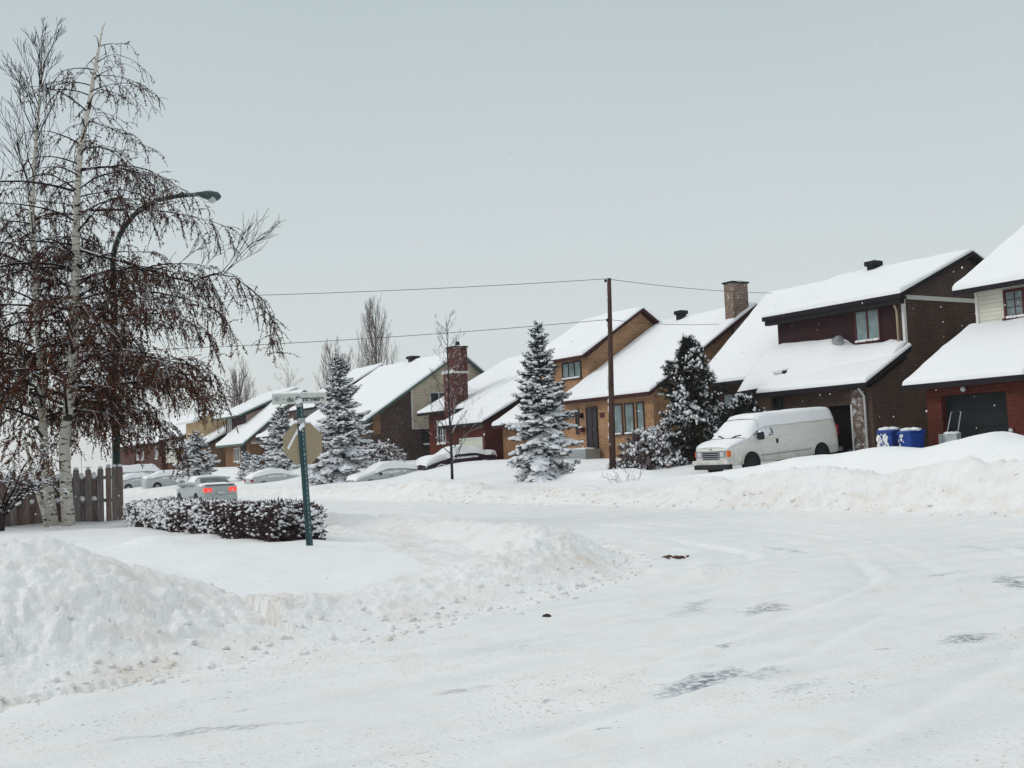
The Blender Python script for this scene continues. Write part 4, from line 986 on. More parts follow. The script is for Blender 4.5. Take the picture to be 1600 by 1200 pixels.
# ---------------------------------------------------------------- clipped hedge
def hedge():
    g = np.random.default_rng(61); s0, s1, n0, n1 = -26.9, -17.25, 6.25, 7.15
    root = thing('hedge', 'clipped dark hedge dusted with snow beside the sign post', 'hedge', ((s0+s1)/2, (n0+n1)/2, .4))
    nx, ny = 60, 14; mb_v = []; zt = lambda s: .40+.70+.04*math.sin(s*1.3)
    mb = MB()
    for k in range(170):
        s = s0+(s1-s0)*g.random(); n = n0+(n1-n0)*g.random(); grow(mb, np.array([s, n, zat(s, n)-.05]), np.array([g.normal(0, .3), g.normal(0, .3), 1]), .5, .014, g, 1, .6, .0, 4, 4, None, .1, 3, .006)
    mb.build('stems', 'hedge', root)
    N_ = 30000
    p = np.stack((s0+(s1-s0)*g.random(N_), n0+(n1-n0)*g.random(N_), g.random(N_)), -1)
    face = g.random(N_)
    p[:, 1] = np.where(face < .50, n0+.16*g.random(N_)**1.5, p[:, 1]); p[:, 0] = np.where((face > .50) & (face < .64), s1-.16*g.random(N_)**1.5, p[:, 0])
    p[:, 2] = np.where(face > .8, 1-.2*g.random(N_)**2, p[:, 2])
    # rounded ends and an uneven surface
    u = fbm(p[:, 0]*1.6, p[:, 2]*2, 3, 5)*.28; p[:, 1] = np.clip(p[:, 1], n0, n1)-np.where(face < .5, u, 0); p[:, 0] = p[:, 0]+np.where((face > .5) & (face < .64), fbm(p[:, 1]*2, p[:, 2]*2, 3, 6)*.3, 0)
    zb_ = terrain(p[:, 0], p[:, 1])[0]; hgt = .54+.10*fbm(p[:, 0]*1.1, p[:, 1]*1.1, 3, 8)+.04*np.sin(p[:, 0]*1.3)
    er = np.clip(np.minimum(p[:, 0]-s0, s1-p[:, 0])/.5, 0, 1); hgt = hgt*(.80+.2*np.sqrt(np.clip(er, 0, 1)))
    z = zb_+p[:, 2]*hgt; P = np.stack((p[:, 0], p[:, 1], z), -1)
    D = unit(g.normal(0, 1, (N_, 3))+[0, -.3, .25])*(.06+.07*g.random((N_, 1)))
    V, F = diamonds(P, D, g.normal(0, 1, (N_, 3)), np.full(N_, .017)); mesh_obj('foliage', V, F, 'hedge', root)
    # snow caught on top and in the face, thicker towards the left end
    k = 8200; q = g.random(k); fc = g.random(k)
    left = 1-q
    s = s0+(s1-s0)*q; n = np.where(fc < .45, n0-.03+.10*g.random(k), n0+(n1-n0)*g.random(k)); s = np.where((fc > .45) & (fc < .53), s1-.06*g.random(k), s)
    hv = np.where(fc < .53, g.random(k)**(1.0-.35*left), 1.0)
    h_ = .54+.10*fbm(s*1.1, n*1.1, 3, 8)+.04*np.sin(s*1.3); er = np.clip(np.minimum(s-s0, s1-s)/.5, 0, 1); h_ = h_*(.80+.2*np.sqrt(er))
    zz = terrain(s, n)[0]+hv*h_
    keep = g.random(k) < np.where(fc < .53, .10+.60*left**1.4, .24+.62*left)
    keep |= (fc > .3) & (fc < .45) & (np.abs(q-.93) < .05) & (hv > .6)
    w = .012+.032*g.random(k)*(.5+.8*left)
    V, F = lumps(np.stack((s, n-np.where(fc < .45, .05, 0), zz+.02), -1)[keep], np.stack((w*1.3, w*1.1, w*.75), -1)[keep], .35); mesh_obj('snow_cover', V, F, 'treesnow', root, smooth=True)
hedge()
# ---------------------------------------------------------------- board fence
def fence():
    g = np.random.default_rng(71); s = -31.0; off = .44; root = thing('wooden_fence', 'weathered grey shadowbox board fence behind the birches', 'fence', (s, 3, .4))
    C, S = [], []
    n = 6.62; k = 0
    def board(nm, ss, a, b, z1, mat):
        m = MB(); zb_ = .2; a += off; b += off
        m.prism([(a, zb_), (b, zb_), (b, z1-.05), (b-.035, z1), (a+.035, z1), (a, z1-.05)], ss-.010, ss+.012, 'x'); m.build(nm, mat, root)
    # end post, wide return boards
    for j, (a, b, ss) in enumerate(((6.52, 6.66, .03), (6.37, 6.51, .035), (6.22, 6.36, .03))):
        board('picket', s+ss, a, b, 1.93+g.normal(0, .01), 'fencewarm' if j != 1 else 'fence'); C.append((s+ss, off+(a+b)/2, 1.95)); S.append((.06, .085, .045))
    pst = MB(); pst.box(s-.06, s+.015, off+6.56, off+6.655, .2, 1.90); pst.box(s-.06, s+.015, off+3.9, off+3.99, .2, 1.88); pst.box(s-.06, s+.015, off+1.3, off+1.39, .2, 1.88); pst.build('post', 'fencewarm', root)
    n = 6.16
    while n > -3.2:
        board('picket', s+.045, n-.15, n, 1.90+g.normal(0, .012), 'fence' if g.random() < .6 else 'fencewarm'); C.append((s+.045, off+n-.075, 1.915)); S.append((.05, .085, .035))
        if n < 9: board('picket', s-.055, n-.335, n-.135, 1.66+g.normal(0, .012), 'fencewarm' if g.random() < .6 else 'fence')
        n -= .305
    rl = MB()
    for z in (1.60, 1.0): rl.box(s-.045, s+.030, off-3.3, off+6.4, z, z+.09)
    rl.build('rail', 'fence', root)
    n = 6.16
    while n > -3.2:
        for z, h_ in ((1.69, .10), (1.09, .075)):
            C.append((s+.01, off+n-.23, z+.02)); S.append((.07, .085, h_))
        n -= .305
    V, F = lumps(C, S, .15); mesh_obj('fence_snow', V, F, 'treesnow', root, smooth=True)
fence()
# ---------------------------------------------------------------- vehicles
class Car:
    """lofted vehicle body; local x forward, y left, z up"""
    def __init__(s, name, label, cat, pos, heading, prof, W, zb=.24, belt=.93, tumble=.20, slope=0., group=None):
        s.P = np.array(prof, float); s.W = W/2; s.zb = zb; s.belt = belt; s.tum = tumble
        c, sn = math.cos(heading), math.sin(heading)
        f = np.array([c*math.cos(slope), sn*math.cos(slope), math.sin(slope)]); l = np.array([-sn, c, 0]); u = np.cross(f, l)
        s.R = np.stack((f, l, u)); s.pos = np.array(pos, float)
        s.root = thing(name, label, cat, tuple(s.pos), group)
    def T(s, V): return np.asarray(V, float)@s.R+s.pos
    def top(s, x): return np.interp(x, s.P[:, 0], s.P[:, 1])
    def wid(s, x):
        x0, x1 = s.P[0, 0], s.P[-1, 0]
        return s.W*(1-.16*np.clip(1-(x-x0)/.35, 0, 1)**2-.20*np.clip(1-(x1-x)/.55, 0, 1)**2)
    def wtop(s, x):
        z = s.top(x); return s.wid(x)-s.tum*np.clip((z-s.belt)/.5, 0, 1.6)-.02
    def ring(s, x, grow=0., bot=None):
        z = s.top(x); w = s.wid(x); wt = s.wtop(x); be = min(s.belt, z-.06)
        b = s.zb if bot is None else bot
        h = [(w*.93, b), (w*.985, b+.12), (w*1.0, (b+be)*.52), (w*.985, be)] if bot is None else []
        h += [((w*.985+wt)/2+.012, (be+z)/2), (wt, z-.07), (wt-.07, z-.012), (wt*.5, z+.012)]
        h = [(a+grow*.25, zz+(grow*.15 if zz < z-.05 else grow)) for a, zz in h]
        return [(x, a, zz) for a, zz in h]+[(x, 0, z+.018+grow)]+[(x, -a, zz) for a, zz in reversed(h)]
    def loft(s, rings, closed=True):
        k = len(rings[0]); V = [p for r in rings for p in r]; F = []
        for i in range(len(rings)-1):
            for j in range(k-1): F.append((i*k+j, i*k+j+1, (i+1)*k+j+1, (i+1)*k+j))
            if closed: F.append((i*k+k-1, i*k, (i+1)*k, (i+1)*k+k-1))
        F.append(tuple(range(k))); F.append(tuple((len(rings)-1)*k+j for j in reversed(range(k))))
        return V, F
    def mesh(s, name, V, F, mat, parent=None, **k): return mesh_obj(name, s.T(V), F, mat, parent or s.root, **k)
    def body(s, mat):
        xs = np.unique(np.concatenate((s.P[:, 0], np.linspace(s.P[0, 0], s.P[-1, 0], 26))))
        V, F = s.loft([s.ring(x) for x in xs]); s.b = s.mesh('body', V, F, mat, smooth=True)
        md = s.b.modifiers.new('split', 'EDGE_SPLIT'); md.split_angle = R(38); return s.b
    def snow(s, t, x0=None, x1=None, seed=0, bot=.5, mat='roofsnow', name='snow_cover'):
        x0 = s.P[0, 0]+.02 if x0 is None else x0; x1 = s.P[-1, 0]-.02 if x1 is None else x1
        xs = np.linspace(x0, x1, 40); rings = []
        for x in xs:
            e = min(1, min(x-x0, x1-x)/.25+.08); g = t*math.sqrt(1-(1-e)**2)*(1+.7*float(fbm(x*1.3+seed, seed, 3, 5)))
            r = np.array(s.ring(x, g, bot)); q = np.array([float(fbm(p[1]*2.3+seed, x*2.1, 3, 8)) for p in r]); r[:, 2] += q*t*.45; rings.append([tuple(p) for p in r])
        k = len(rings[0]); V = [p for r in rings for p in r]
        F = [(i*k+j, i*k+j+1, (i+1)*k+j+1, (i+1)*k+j) for i in range(len(rings)-1) for j in range(k-1)]
        return s.mesh(name, V, F, mat, smooth=True)
    def sidepoly(s, poly, sd, out=.012):
        V = []
        for x, z in poly:
            w = s.wid(x); wt = s.wtop(x); zt = s.top(x); be = min(s.belt, zt-.06)
            y = w*.995 if z <= be else np.interp(z, [be, (be+zt)/2, zt-.07], [w*.985, (w*.985+wt)/2+.012, wt])
            V.append((x, sd*(y+out), z))
        return V
    def panel(s, name, poly, sd, mat, out=.012, parent=None):
        V = s.sidepoly(poly, sd, out); V2 = s.sidepoly(poly, sd, -.03); n = len(V)
        F = [tuple(range(n))]+[(i, (i+1) % n, (i+1) % n+n, i+n) for i in range(n)]
        return s.mesh(name, V+V2, F, mat, parent)
    def screen(s, name, xa, xb, mat, fr=.86, out=.014):
        xs = np.linspace(xa, xb, 5); V = []; F = []
        for x in xs:
            w = s.wtop(x)*fr
            for q in np.linspace(-1, 1, 5): V.append((x, w*q, s.top(x)+out+.012*(1-q*q)))
        for i in range(4):
            for j in range(4): F.append((i*5+j, i*5+j+1, (i+1)*5+j+1, (i+1)*5+j))
        return s.mesh(name, V, F, mat, smooth=True)
    def wheels(s, xs, r=.31, mat_lip=None, rim='galv'):
        for x in xs:
            for sd in (-1, 1):
                w = s.wid(x)
                mb = MB(); mb.tube([(x, sd*(w-.10), r+.03), (x, sd*(w+.006), r+.03)], r+.065, 24); V, F = np.array(mb.v), mb.f
                keep = V; s.mesh('wheel_well_shade', V, F, 'rubber')  # dark disc stands in for the shade inside the uncut wheel well
                mb = MB(); mb.tube([(x, sd*(w-.17), r), (x, sd*(w+.012), r)], r, 24); wo = s.mesh('wheel', np.array(mb.v), mb.f, 'rubber', smooth=False)
                mb = MB(); mb.tube([(x, sd*(w-.02), r), (x, sd*(w+.018), r)], r*.60, 18); mb.tube([(x, sd*(w-.02), r), (x, sd*(w+.026), r)], r*.2, 10); s.mesh('rim', np.array(mb.v), mb.f, rim, wo)
                if mat_lip:
                    mb = MB(); mb.tube([(x+(r+.09)*math.cos(a), sd*(w+.01), r+.03+(r+.09)*math.sin(a)) for a in np.linspace(0, math.pi, 16)], .028, 5); s.mesh('arch_snow', np.array(mb.v), mb.f, mat_lip, smooth=True)
    def boxes(s, name, B, mat, parent=None, bevel=.01):
        mb = MB()
        for b in B: mb.box(*b)
        return s.mesh(name, np.array(mb.v), mb.f, mat, parent, bevel=bevel)
SED = [(-2.26, .86), (-2.2, 1.00), (-1.62, 1.05), (-1.05, 1.36), (-.55, 1.43), (.1, 1.43), (.35, 1.40), (1.12, .98), (1.85, .88), (2.12, .78), (2.26, .62)]
# moving sedan with its brake lamps lit
c = Car('sedan_car', 'silver sedan driving away with both brake lamps lit red', 'car', (-53.0, 15.95, .02), math.pi, SED, 1.74)
c.body('silver'); c.screen('rear_window', -1.58, -1.08, 'carglass'); c.screen('windscreen', .42, 1.05, 'carglass')
for sd in (-1, 1):
    c.panel('side_window', [(-1.15, .97), (.85, .97), (.25, 1.30), (-.85, 1.30)], sd, 'carglass')
    c.boxes('brake_lamp', [(-2.30, -2.16, *sorted((sd*.40, sd*.76)), .72, .90)], 'brakelamp', bevel=.03)
    c.boxes('reversing_lamp', [(-2.31, -2.2, *sorted((sd*.50, sd*.62)), .76, .82)], 'headlamp')
    c.boxes('mirror', [(.62, .78, *sorted((sd*.86, sd*1.02)), .92, 1.06)], 'silver', bevel=.03)
c.wheels((-1.35, 1.38))
c.boxes('rear_bumper', [(-2.34, -2.1, -.78, .78, .30, .58)], 'silver', bevel=.05); c.boxes('number_plate', [(-2.355, -2.33, -.16, .16, .62, .74)], 'signface'); c.boxes('spoiler', [(-2.27, -2.1, -.66, .66, 1.03, 1.06)], 'rubber')
c.snow(.035, -2.0, -1.5, 3, .9); c.snow(.03, -.8, .3, 4, 1.1, name='roof_snow')
# car nosed into a driveway behind the sign post
HB = [(-2.1, .80), (-2.02, 1.0), (-1.7, 1.12), (-1.0, 1.36), (-.3, 1.44), (.3, 1.40), (1.1, 1.0), (1.9, .86), (2.1, .7)]
c = Car('parked_car', 'snow covered grey car with red tail lamp beside the stop sign post', 'car', (-77.9, 28.6, zat(-77.9, 28.6)-.68), math.pi/2, HB, 1.72, group='parked cars under snow')
c.body('frostsilver'); c.wheels((-1.25, 1.25))
for sd in (-1, 1):
    c.panel('side_window', [(-1.3, .98), (.9, .98), (.3, 1.30), (-.9, 1.30)], sd, 'frostglass'); c.boxes('tail_lamp', [(-2.13, -1.9, *sorted((sd*.50, sd*.80)), .68, .84)], 'redlens', bevel=.02)
c.screen('rear_window', -1.7, -1.1, 'frostglass'); c.boxes('rear_bumper', [(-2.2, -1.95, -.78, .78, .3, .56)], 'frostsilver', bevel=.05); c.snow(.14, seed=5, bot=.9)
# two cars in the red house's driveway
c = Car('parked_car', 'snow covered silver sedan, nose towards the street, before the red house', 'car', (-61.2, 29.3, zat(-61.2, 29.3)-.70), -math.pi/2, SED, 1.74, slope=-.05, group='parked cars under snow')
c.body('frostsilver'); c.wheels((-1.35, 1.38))
for sd in (-1, 1):
    c.panel('side_window', [(-1.15, .97), (.85, .97), (.25, 1.30), (-.85, 1.30)], sd, 'frostglass'); c.boxes('tail_lamp', [(-2.3, -2.1, *sorted((sd*.5, sd*.80)), .70, .86)], 'redlens'); c.boxes('indicator_lamp', [(2.05, 2.25, *sorted((sd*.5, sd*.72)), .56, .66)], 'amber')
    c.boxes('mirror', [(.62, .76, *sorted((sd*.86, sd*1.0)), .92, 1.05)], 'blackplastic'); c.boxes('door_handle', [(-.1, .08, *sorted((sd*.84, sd*.895)), .80, .84), (-1.0, -.82, *sorted((sd*.84, sd*.895)), .80, .84)], 'blackplastic')
c.snow(.18, seed=6, bot=.85)
c = Car('parked_car', 'dark plum car under thick snow in front of the cream garage door', 'car', (-60.0, 33.55, zat(-60.0, 33.55)-.80), -math.pi/2, [(a*1.10, b_) for a, b_ in SED], 1.76, slope=-.05, group='parked cars under snow')
c.body('plum'); c.wheels((-1.5, 1.5), mat_lip='roofsnow')
for sd in (-1, 1): c.panel('side_window', [(-1.15, .97), (.85, .97), (.25, 1.30), (-.85, 1.30)], sd, 'frostglass'); c.boxes('headlamp', [(2.0, 2.24, *sorted((sd*.45, sd*.74)), .56, .68)], 'headlamp')
c.snow(.30, seed=7, bot=.7)
# far left: van and two cars buried in snow
VANP = [(-2.6, 1.5), (-2.5, 1.9), (1.0, 1.95), (1.2, 1.9), (1.9, 1.2), (2.5, 1.0), (2.6, .8)]
c = Car('parked_van', 'long van buried in snow beside the end of the wooden fence', 'van', (-118, 28.9, zat(-118, 28.9)-.45), R(82), VANP, 1.95, belt=1.1, group='parked cars under snow')
c.body('frostsilver'); c.wheels((-1.6, 1.6)); c.snow(.30, seed=8, bot=1.1)
for sd in (-1, 1): c.panel('side_window', [(-2.2, 1.2), (1.3, 1.2), (1.0, 1.7), (-2.2, 1.7)], sd, 'frostglass')
c = Car('parked_car', 'snow buried car nearest the end of the wooden fence', 'car', (-104.5, 25.4, zat(-104.5, 25.4)-.40), R(98), SED, 1.74, group='parked cars under snow')
c.body('frostsilver'); c.wheels((-1.35, 1.38)); c.snow(.22, seed=9, bot=.75)
for sd in (-1, 1): c.panel('side_window', [(-1.15, .97), (.85, .97), (.25, 1.30), (-.85, 1.30)], sd, 'frostglass'); c.boxes('mirror', [(.6, .76, *sorted((sd*.86, sd*1.05)), .9, 1.08)], 'blackplastic')
c = Car('parked_car', 'snow buried car just left of the leftmost spruce', 'car', (-97, 26.2, zat(-97, 26.2)-.40), R(90), SED, 1.74, group='parked cars under snow')
c.body('frostsilver'); c.wheels((-1.35, 1.38)); c.snow(.24, seed=10, bot=.75)
for sd in (-1, 1): c.panel('side_window', [(-1.15, .97), (.85, .97), (.25, 1.30), (-.85, 1.30)], sd, 'frostglass'); c.boxes('mirror', [(.6, .76, *sorted((sd*.86, sd*1.05)), .9, 1.08)], 'blackplastic')
# the white van
VP_ = [(-2.92, 1.35), (-2.88, 1.72), (-2.76, 1.98), (-2.55, 2.05), (.85, 2.07), (1.12, 2.02), (1.30, 1.92), (1.92, 1.34), (2.02, 1.28), (2.72, 1.10), (2.88, 1.02), (2.92, .90)]
c = Car('white_van', 'white work van dusted with snow, parked nose out by the brown house', 'van', (-32.6, 32.55, .84), -math.pi/2, VP_, 2.02, zb=.36, belt=1.24, tumble=.13, slope=-.062)
c.R = c.R*1.05
c.body('vanpaint')
for sd in (-1, 1):
    wd = c.panel('side_window', [(.62, 1.30), (1.78, 1.30), (1.68, 1.42), (1.12, 1.86), (.62, 1.86)], sd, 'snowglass')
    c.panel('window_trim', [(.56, 1.24), (1.86, 1.24), (1.86, 1.295), (.56, 1.295)], sd, 'vanpaint', .02)
    mr = c.boxes('mirror', [(1.42, 1.56, *sorted((sd*1.06, sd*1.32)), 1.20, 1.48), (1.44, 1.52, *sorted((sd*.95, sd*1.08)), 1.26, 1.32)], 'blackplastic', bevel=.03)
    V = c.T([(1.50, sd*1.19, 1.49)]); V, F = lumps(V, [(.10, .09, .05)], .1); mesh_obj('mirror_snow', V, F, 'roofsnow', mr, smooth=True)
    c.panel('door_handle', [(.47, 1.00), (.55, 1.00), (.55, 1.16), (.47, 1.16)], sd, 'blackplastic', .035)
    c.panel('door_seam', [(.415, .45), (.43, .45), (.43, 1.95), (.415, 1.95)], sd, 'galv', .004)
    c.panel('door_seam', [(1.86, .75), (1.875, .75), (1.875, 1.26), (1.86, 1.26)], sd, 'galv', .004)
    c.panel('door_seam', [(-.62, .45), (-.605, .45), (-.605, 1.95), (-.62, 1.95)], sd, 'galv', .003)
    c.panel('lower_trim', [(-2.8, .60), (-2.25, .60), (-2.25, .635), (-2.8, .635)], sd, 'galv', .006)
    c.panel('lower_trim', [(-1.25, .60), (1.4, .60), (1.4, .635), (-1.25, .635)], sd, 'galv', .006)
    c.panel('roof_gutter', [(-2.6, 1.93), (1.0, 1.93), (1.0, 1.965), (-2.6, 1.965)], sd, 'galv', .02)
    c.panel('body_crease', [(-2.8, 1.235), (.40, 1.235), (.40, 1.26), (-2.8, 1.26)], sd, 'vanpaint', .010)
    hl = c.boxes('headlamp', [(2.80, 2.945, *sorted((sd*.50, sd*.71)), .72, .90)], 'headlamp', bevel=.015)
    c.boxes('headlamp_trim', [(2.78, 2.925, *sorted((sd*.44, sd*.80)), .68, .94)], 'chrome', hl)
    c.boxes('indicator_lamp', [(2.62, 2.90, *sorted((sd*.715, sd*.90)), .70, .92)], 'amber', bevel=.03)
    c.boxes('side_marker', [(2.42, 2.50, *sorted((sd*.93, sd*.985)), .84, .88)], 'redlens')
    c.boxes('tail_lamp', [(-2.93, -2.82, *sorted((sd*.74, sd*.92)), 1.0, 1.42)], 'redlens', bevel=.02)
    for (xa, ya, xb, yb) in ((2.03, .18, 1.90, .62),):
        mb = MB(); mb.tube([(xa, sd*ya, 1.32), ((xa+xb)/2, sd*(ya+yb)/2, 1.40), (xb, sd*yb, 1.42)], .022, 6); c.mesh('wiper', np.array(mb.v), mb.f, 'blackplastic')
c.screen('windscreen', 1.28, 1.92, 'frostglass', .90)
gr = c.boxes('grille', [(2.80, 2.930, -.44, .44, .62, .93)], 'blackplastic', bevel=.02)
c.boxes('grille_bars', [(2.9, 2.95, -.42, .42, z, z+.030) for z in (.66, .735, .81, .885)]+[(2.9, 2.952, -.44, -.405, .63, .92), (2.9, 2.952, .405, .44, .63, .92)], 'chrome', gr, bevel=.005)
c.boxes('bumper', [(2.70, 3.02, -.97, .97, .44, .60)], 'vanpaint', bevel=.04); c.boxes('lower_bumper', [(2.75, 2.99, -.92, .92, .26, .43)], 'blackplastic', bevel=.03)
c.boxes('rear_bumper', [(-3.06, -2.8, -.95, .95, .38, .56)], 'chrome', bevel=.04)
c.boxes('hood_badge', [(2.86, 2.925, -.05, .05, .985, 1.015)], 'blackplastic', bevel=.01)
c.wheels((-1.78, 1.88), .36, mat_lip='vanpaint', rim='blackplastic')
c.snow(.085, -2.86, 1.26, 11, 1.98, name='roof_snow'); c.snow(.055, 1.30, 1.98, 12, 1.3, name='windscreen_snow'); c.snow(.06, 2.06, 2.86, 13, .98, name='hood_snow')
# ---------------------------------------------------------------- street furniture
def street_lamp():
    s = -33.0; q = ray_at(182, 725, s); n0 = q[1]; b0 = np.array([s, n0, .2]); root = thing('street_lamp', 'dark green street lamp with long curved arm rising behind the birches', 'street lamp', tuple(b0))
    P = [b0]+[ray_at(x, y, s) for x, y in ((182, 725), (164.5, 425), (165, 403), (170, 384), (177, 367), (188, 350), (202, 335), (220, 322), (241, 312.5), (273, 306.5), (309, 303.5))]
    A = np.array(P); A[1, 1] = A[2, 1] = A[0, 1]; A[1, 2] = 2
    ns_ = P[3][1]; nt_ = P[-1][1]; A[3:, 1] = n0+(A[3:, 1]-ns_)*(nt_-n0)/(nt_-ns_)
    A[2, 2] = P[3][2]-.9; A[3, 1] = n0+.005
    MB().tube(A[:3], [.125, .115, .085], 12).build('post', 'lamp_green', root, smooth=True)
    MB().tube(A[2:], list(np.linspace(.085, .06, len(A)-2)), 10).build('arm', 'lamp_green', root, smooth=True)
    e = A[-1]; d = unit(np.array([0, 1, A[-1][2]*0-.02]))
    mb = MB(); mb.tube([e+d*-.05, e+d*.12, e+d*.35, e+d*.60, e+d*.70], [.06, .10, .15, .14, .05], 12); hd = mb.build('lamp_head', 'lamphead', root, smooth=True)
    V, F = lumps([e+d*.42+[0, 0, -.12]], [(.14, .17, .13)], .02); mesh_obj('lens', V, F, 'lens', hd, smooth=True)
    V, F = lumps([e+d*.3+[0, 0, .13]], [(.10, .2, .04)], .1); mesh_obj('lamp_snow', V, F, 'treesnow', hd, smooth=True)
street_lamp()
def wire_pts(a, b, sag):
    a, b = np.array(a), np.array(b); return [a+(b-a)*t+[0, 0, -sag*4*t*(1-t)] for t in np.linspace(0, 1, 25)]
def utility_pole():
    top = np.array([-38.55, 29.5, 9.32]); root = thing('utility_pole', 'leaning brown wooden pole carrying two wires before the yellow house', 'pole', (-38.75, 29.5, .8))
    b0 = np.array([-38.98, 29.5, .6]); m = [b0+(top-b0)*t for t in np.linspace(0, 1, 8)]
    MB().tube(m, list(np.linspace(.15, .085, 8)), 14).build('post', 'polewood', root, smooth=True)
    g = np.random.default_rng(81); C, S = [], []
    for k in range(26):
        t = .1+.88*g.random(); C.append(b0+(top-b0)*t+np.array([.02-.13*(1-.3*t), -.10*(1-.3*t), 0])); w = .03+.03*g.random(); S.append((w, w, w*(1.2+2.5*t)))
    V, F = lumps(C, S, .3); mesh_obj('stuck_snow', V, F, 'treesnow', root, smooth=True)
    ins = MB()
    for z in (9.22, 7.5):
        ins.tube([(-38.55-.12, 29.42, z), (-38.55-.12, 29.36, z)], .07, 8)
    ins.build('insulator', 'blackplastic', root)
    p1 = np.array([-38.6, 29.4, 9.30]); p2 = np.array([-38.62, 29.4, 7.52])
    def far(x, y, dep): d = _f+(x-800)/FPX*_r-(y-600)/FPX*_u; return EYE+d*dep
    for a, b, sg, lab in ((p1, far(-120, 468, 46), .25, 'upper black wire running left from the wooden pole over the street'),
                          (p2, far(-140, 556, 46), .3, 'lower black wire running left from the wooden pole over the street'),
                          (p1, far(1207, 458, 57.5), .12, 'upper black wire from the wooden pole to the brown house roof'),
                          (p2, far(1142, 505, 61.5), .15, 'lower black wire from the wooden pole to the tall brick chimney')):
        tag(MB().tube(wire_pts(a, b, sg), .012, 5).build('overhead_wire', 'wire', None, smooth=True), lab, 'wire', 'overhead wires')
utility_pole()
def street_sign():
    s, n = -16.32, 6.5; zb_ = zat(s, n); top = 2.80; lean = -.20
    root = thing('street_sign', 'teal sign post with street name plate and back of a stop sign', 'sign', (s, n, zb_))
    px = lambda z: n+lean*(z-zb_)/(top-zb_)*.5
    # perforated U-channel post
    mb = MB()
    def bar(s0, s1, na, nb): mb.add([(s0, px(.0)+na, .0), (s1, px(.0)+na, .0), (s1, px(0)+nb, 0), (s0, px(0)+nb, 0), (s0, px(top)+na, top), (s1, px(top)+na, top), (s1, px(top)+nb, top), (s0, px(top)+nb, top)],
        [(3, 2, 1, 0), (4, 5, 6, 7), (0, 1, 5, 4), (1, 2, 6, 5), (2, 3, 7, 6), (3, 0, 4, 7)])
    bar(s+.0, s+.03, -.012, .012); bar(s-.02, s+.0, -.04, -.012); bar(s-.02, s+.0, .012, .04); bar(s-.02, s-.012, -.055, -.04); bar(s-.02, s-.012, .04, .055)
    po = mb.build('post', 'signpost', root)
    hm = MB(); z = .7
    while z < 2.7: hm.tube([(s+.0302, px(z), z), (s+.0345, px(z), z)], .0075, 8); z += .075
    hm.build('post_holes', 'lens', po)
    # stop sign seen from behind
    cz = 2.06; cn = px(cz)+.015; r = .315/math.cos(math.pi/8)
    oc = [(cn+r*math.cos(math.pi/8+k*math.pi/4), cz+r*math.sin(math.pi/8+k*math.pi/4)) for k in range(8)]
    b = MB(); b.prism(oc, s-.034, s-.028, 'x'); so = b.build('stop_sign_back', 'signback', root)
    st = MB(); st.add([(s-.0265, cn-.26, cz-.06), (s-.0265, cn-.235, cz-.09), (s-.0265, cn-.055, cz+.22), (s-.0265, cn-.075, cz+.25)], [(0, 1, 2, 3)]); st.build('frost_streak', 'treesnow', so)
    C = [(s-.03, oc[2][0]*(1-t)+oc[1][0]*t, oc[2][1]+.008) for t in np.linspace(0, 1, 9)]; V, F = lumps(C, [(.025, .03, .016)]*9, .2); mesh_obj('sign_snow', V, F, 'treesnow', so, smooth=True)
    bt = MB()
    for zz in (cz+.19, cz-.17): bt.tube([(s+.028, px(zz), zz), (s+.045, px(zz), zz)], .016, 8)
    bt.build('bolt', 'galv', po)
    # name plate
    pa, pb = ray_at(425, 622, s+.03), ray_at(509, 608, s+.03); ya, yb = pa[1], pb[1]; za = pa[2]; hgt = .155; tilt = 0.02
    pl = MB(); pl.add([(s+.034, ya, 2.66), (s+.034, yb, 2.66+tilt), (s+.034, yb, 2.66+hgt+tilt), (s+.034, ya, 2.66+hgt), (s+.030, ya, 2.66), (s+.030, yb, 2.66+tilt), (s+.030, yb, 2.66+hgt+tilt), (s+.030, ya, 2.66+hgt)],
                      [(0, 1, 2, 3), (7, 6, 5, 4), (0, 4, 5, 1), (1, 5, 6, 2), (2, 6, 7, 3), (3, 7, 4, 0)])
    plo = pl.build('name_plate', 'signface', root)
    def text(body, y, z, size, name='lettering'):
        cu = bpy.data.curves.new(name, 'FONT'); cu.body = body; cu.size = size; cu.align_x = 'LEFT'; cu.offset = .003; cu.extrude = .0008
        to = bpy.data.objects.new(name, cu); scene.collection.objects.link(to); bpy.context.view_layer.update()
        dg = bpy.context.evaluated_depsgraph_get(); me = bpy.data.meshes.new_from_object(to.evaluated_get(dg)); bpy.data.objects.remove(to)
        me.materials.clear(); V = np.array([v.co[:] for v in me.vertices]); F = [tuple(p.vertices) for p in me.polygons]
        W = np.stack((np.full(len(V), s+.0362)+V[:, 2], y+V[:, 0], z+V[:, 1]+tilt*(y+V[:, 0]-ya)/(yb-ya)), -1)
        mesh_obj(name, W, F, 'ink', plo, recalc=False)
    text('du Centenaire', ya+.235, 2.70, .104)
    em = MB(); em.tube([(s+.0345, ya+.075, 2.745), (s+.0365, ya+.075, 2.745)], [.040, .040], 7); em.box(s+.0345, s+.0365, ya+.16, ya+.21, 2.735, 2.75); em.build('emblem', 'galv', plo)
    C = [(s+.032, ya+(yb-ya)*t, 2.66+hgt+.012+tilt*t) for t in np.linspace(.02, .98, 22)]; V, F = lumps(C, [(.018, .03, .014)]*22, .35); mesh_obj('plate_snow', V, F, 'treesnow', plo, smooth=True)
    cl = MB(); cl.tube([(s+.03, px(2.70)-.03, 2.62), (s+.03, px(2.70)-.03, 2.70)], .05, 8); cl.box(s-.03, s+.06, px(2.45)-.05, px(2.45)+.05, 2.36, 2.45); cl.build('bracket', 'galv', po, bevel=.01)
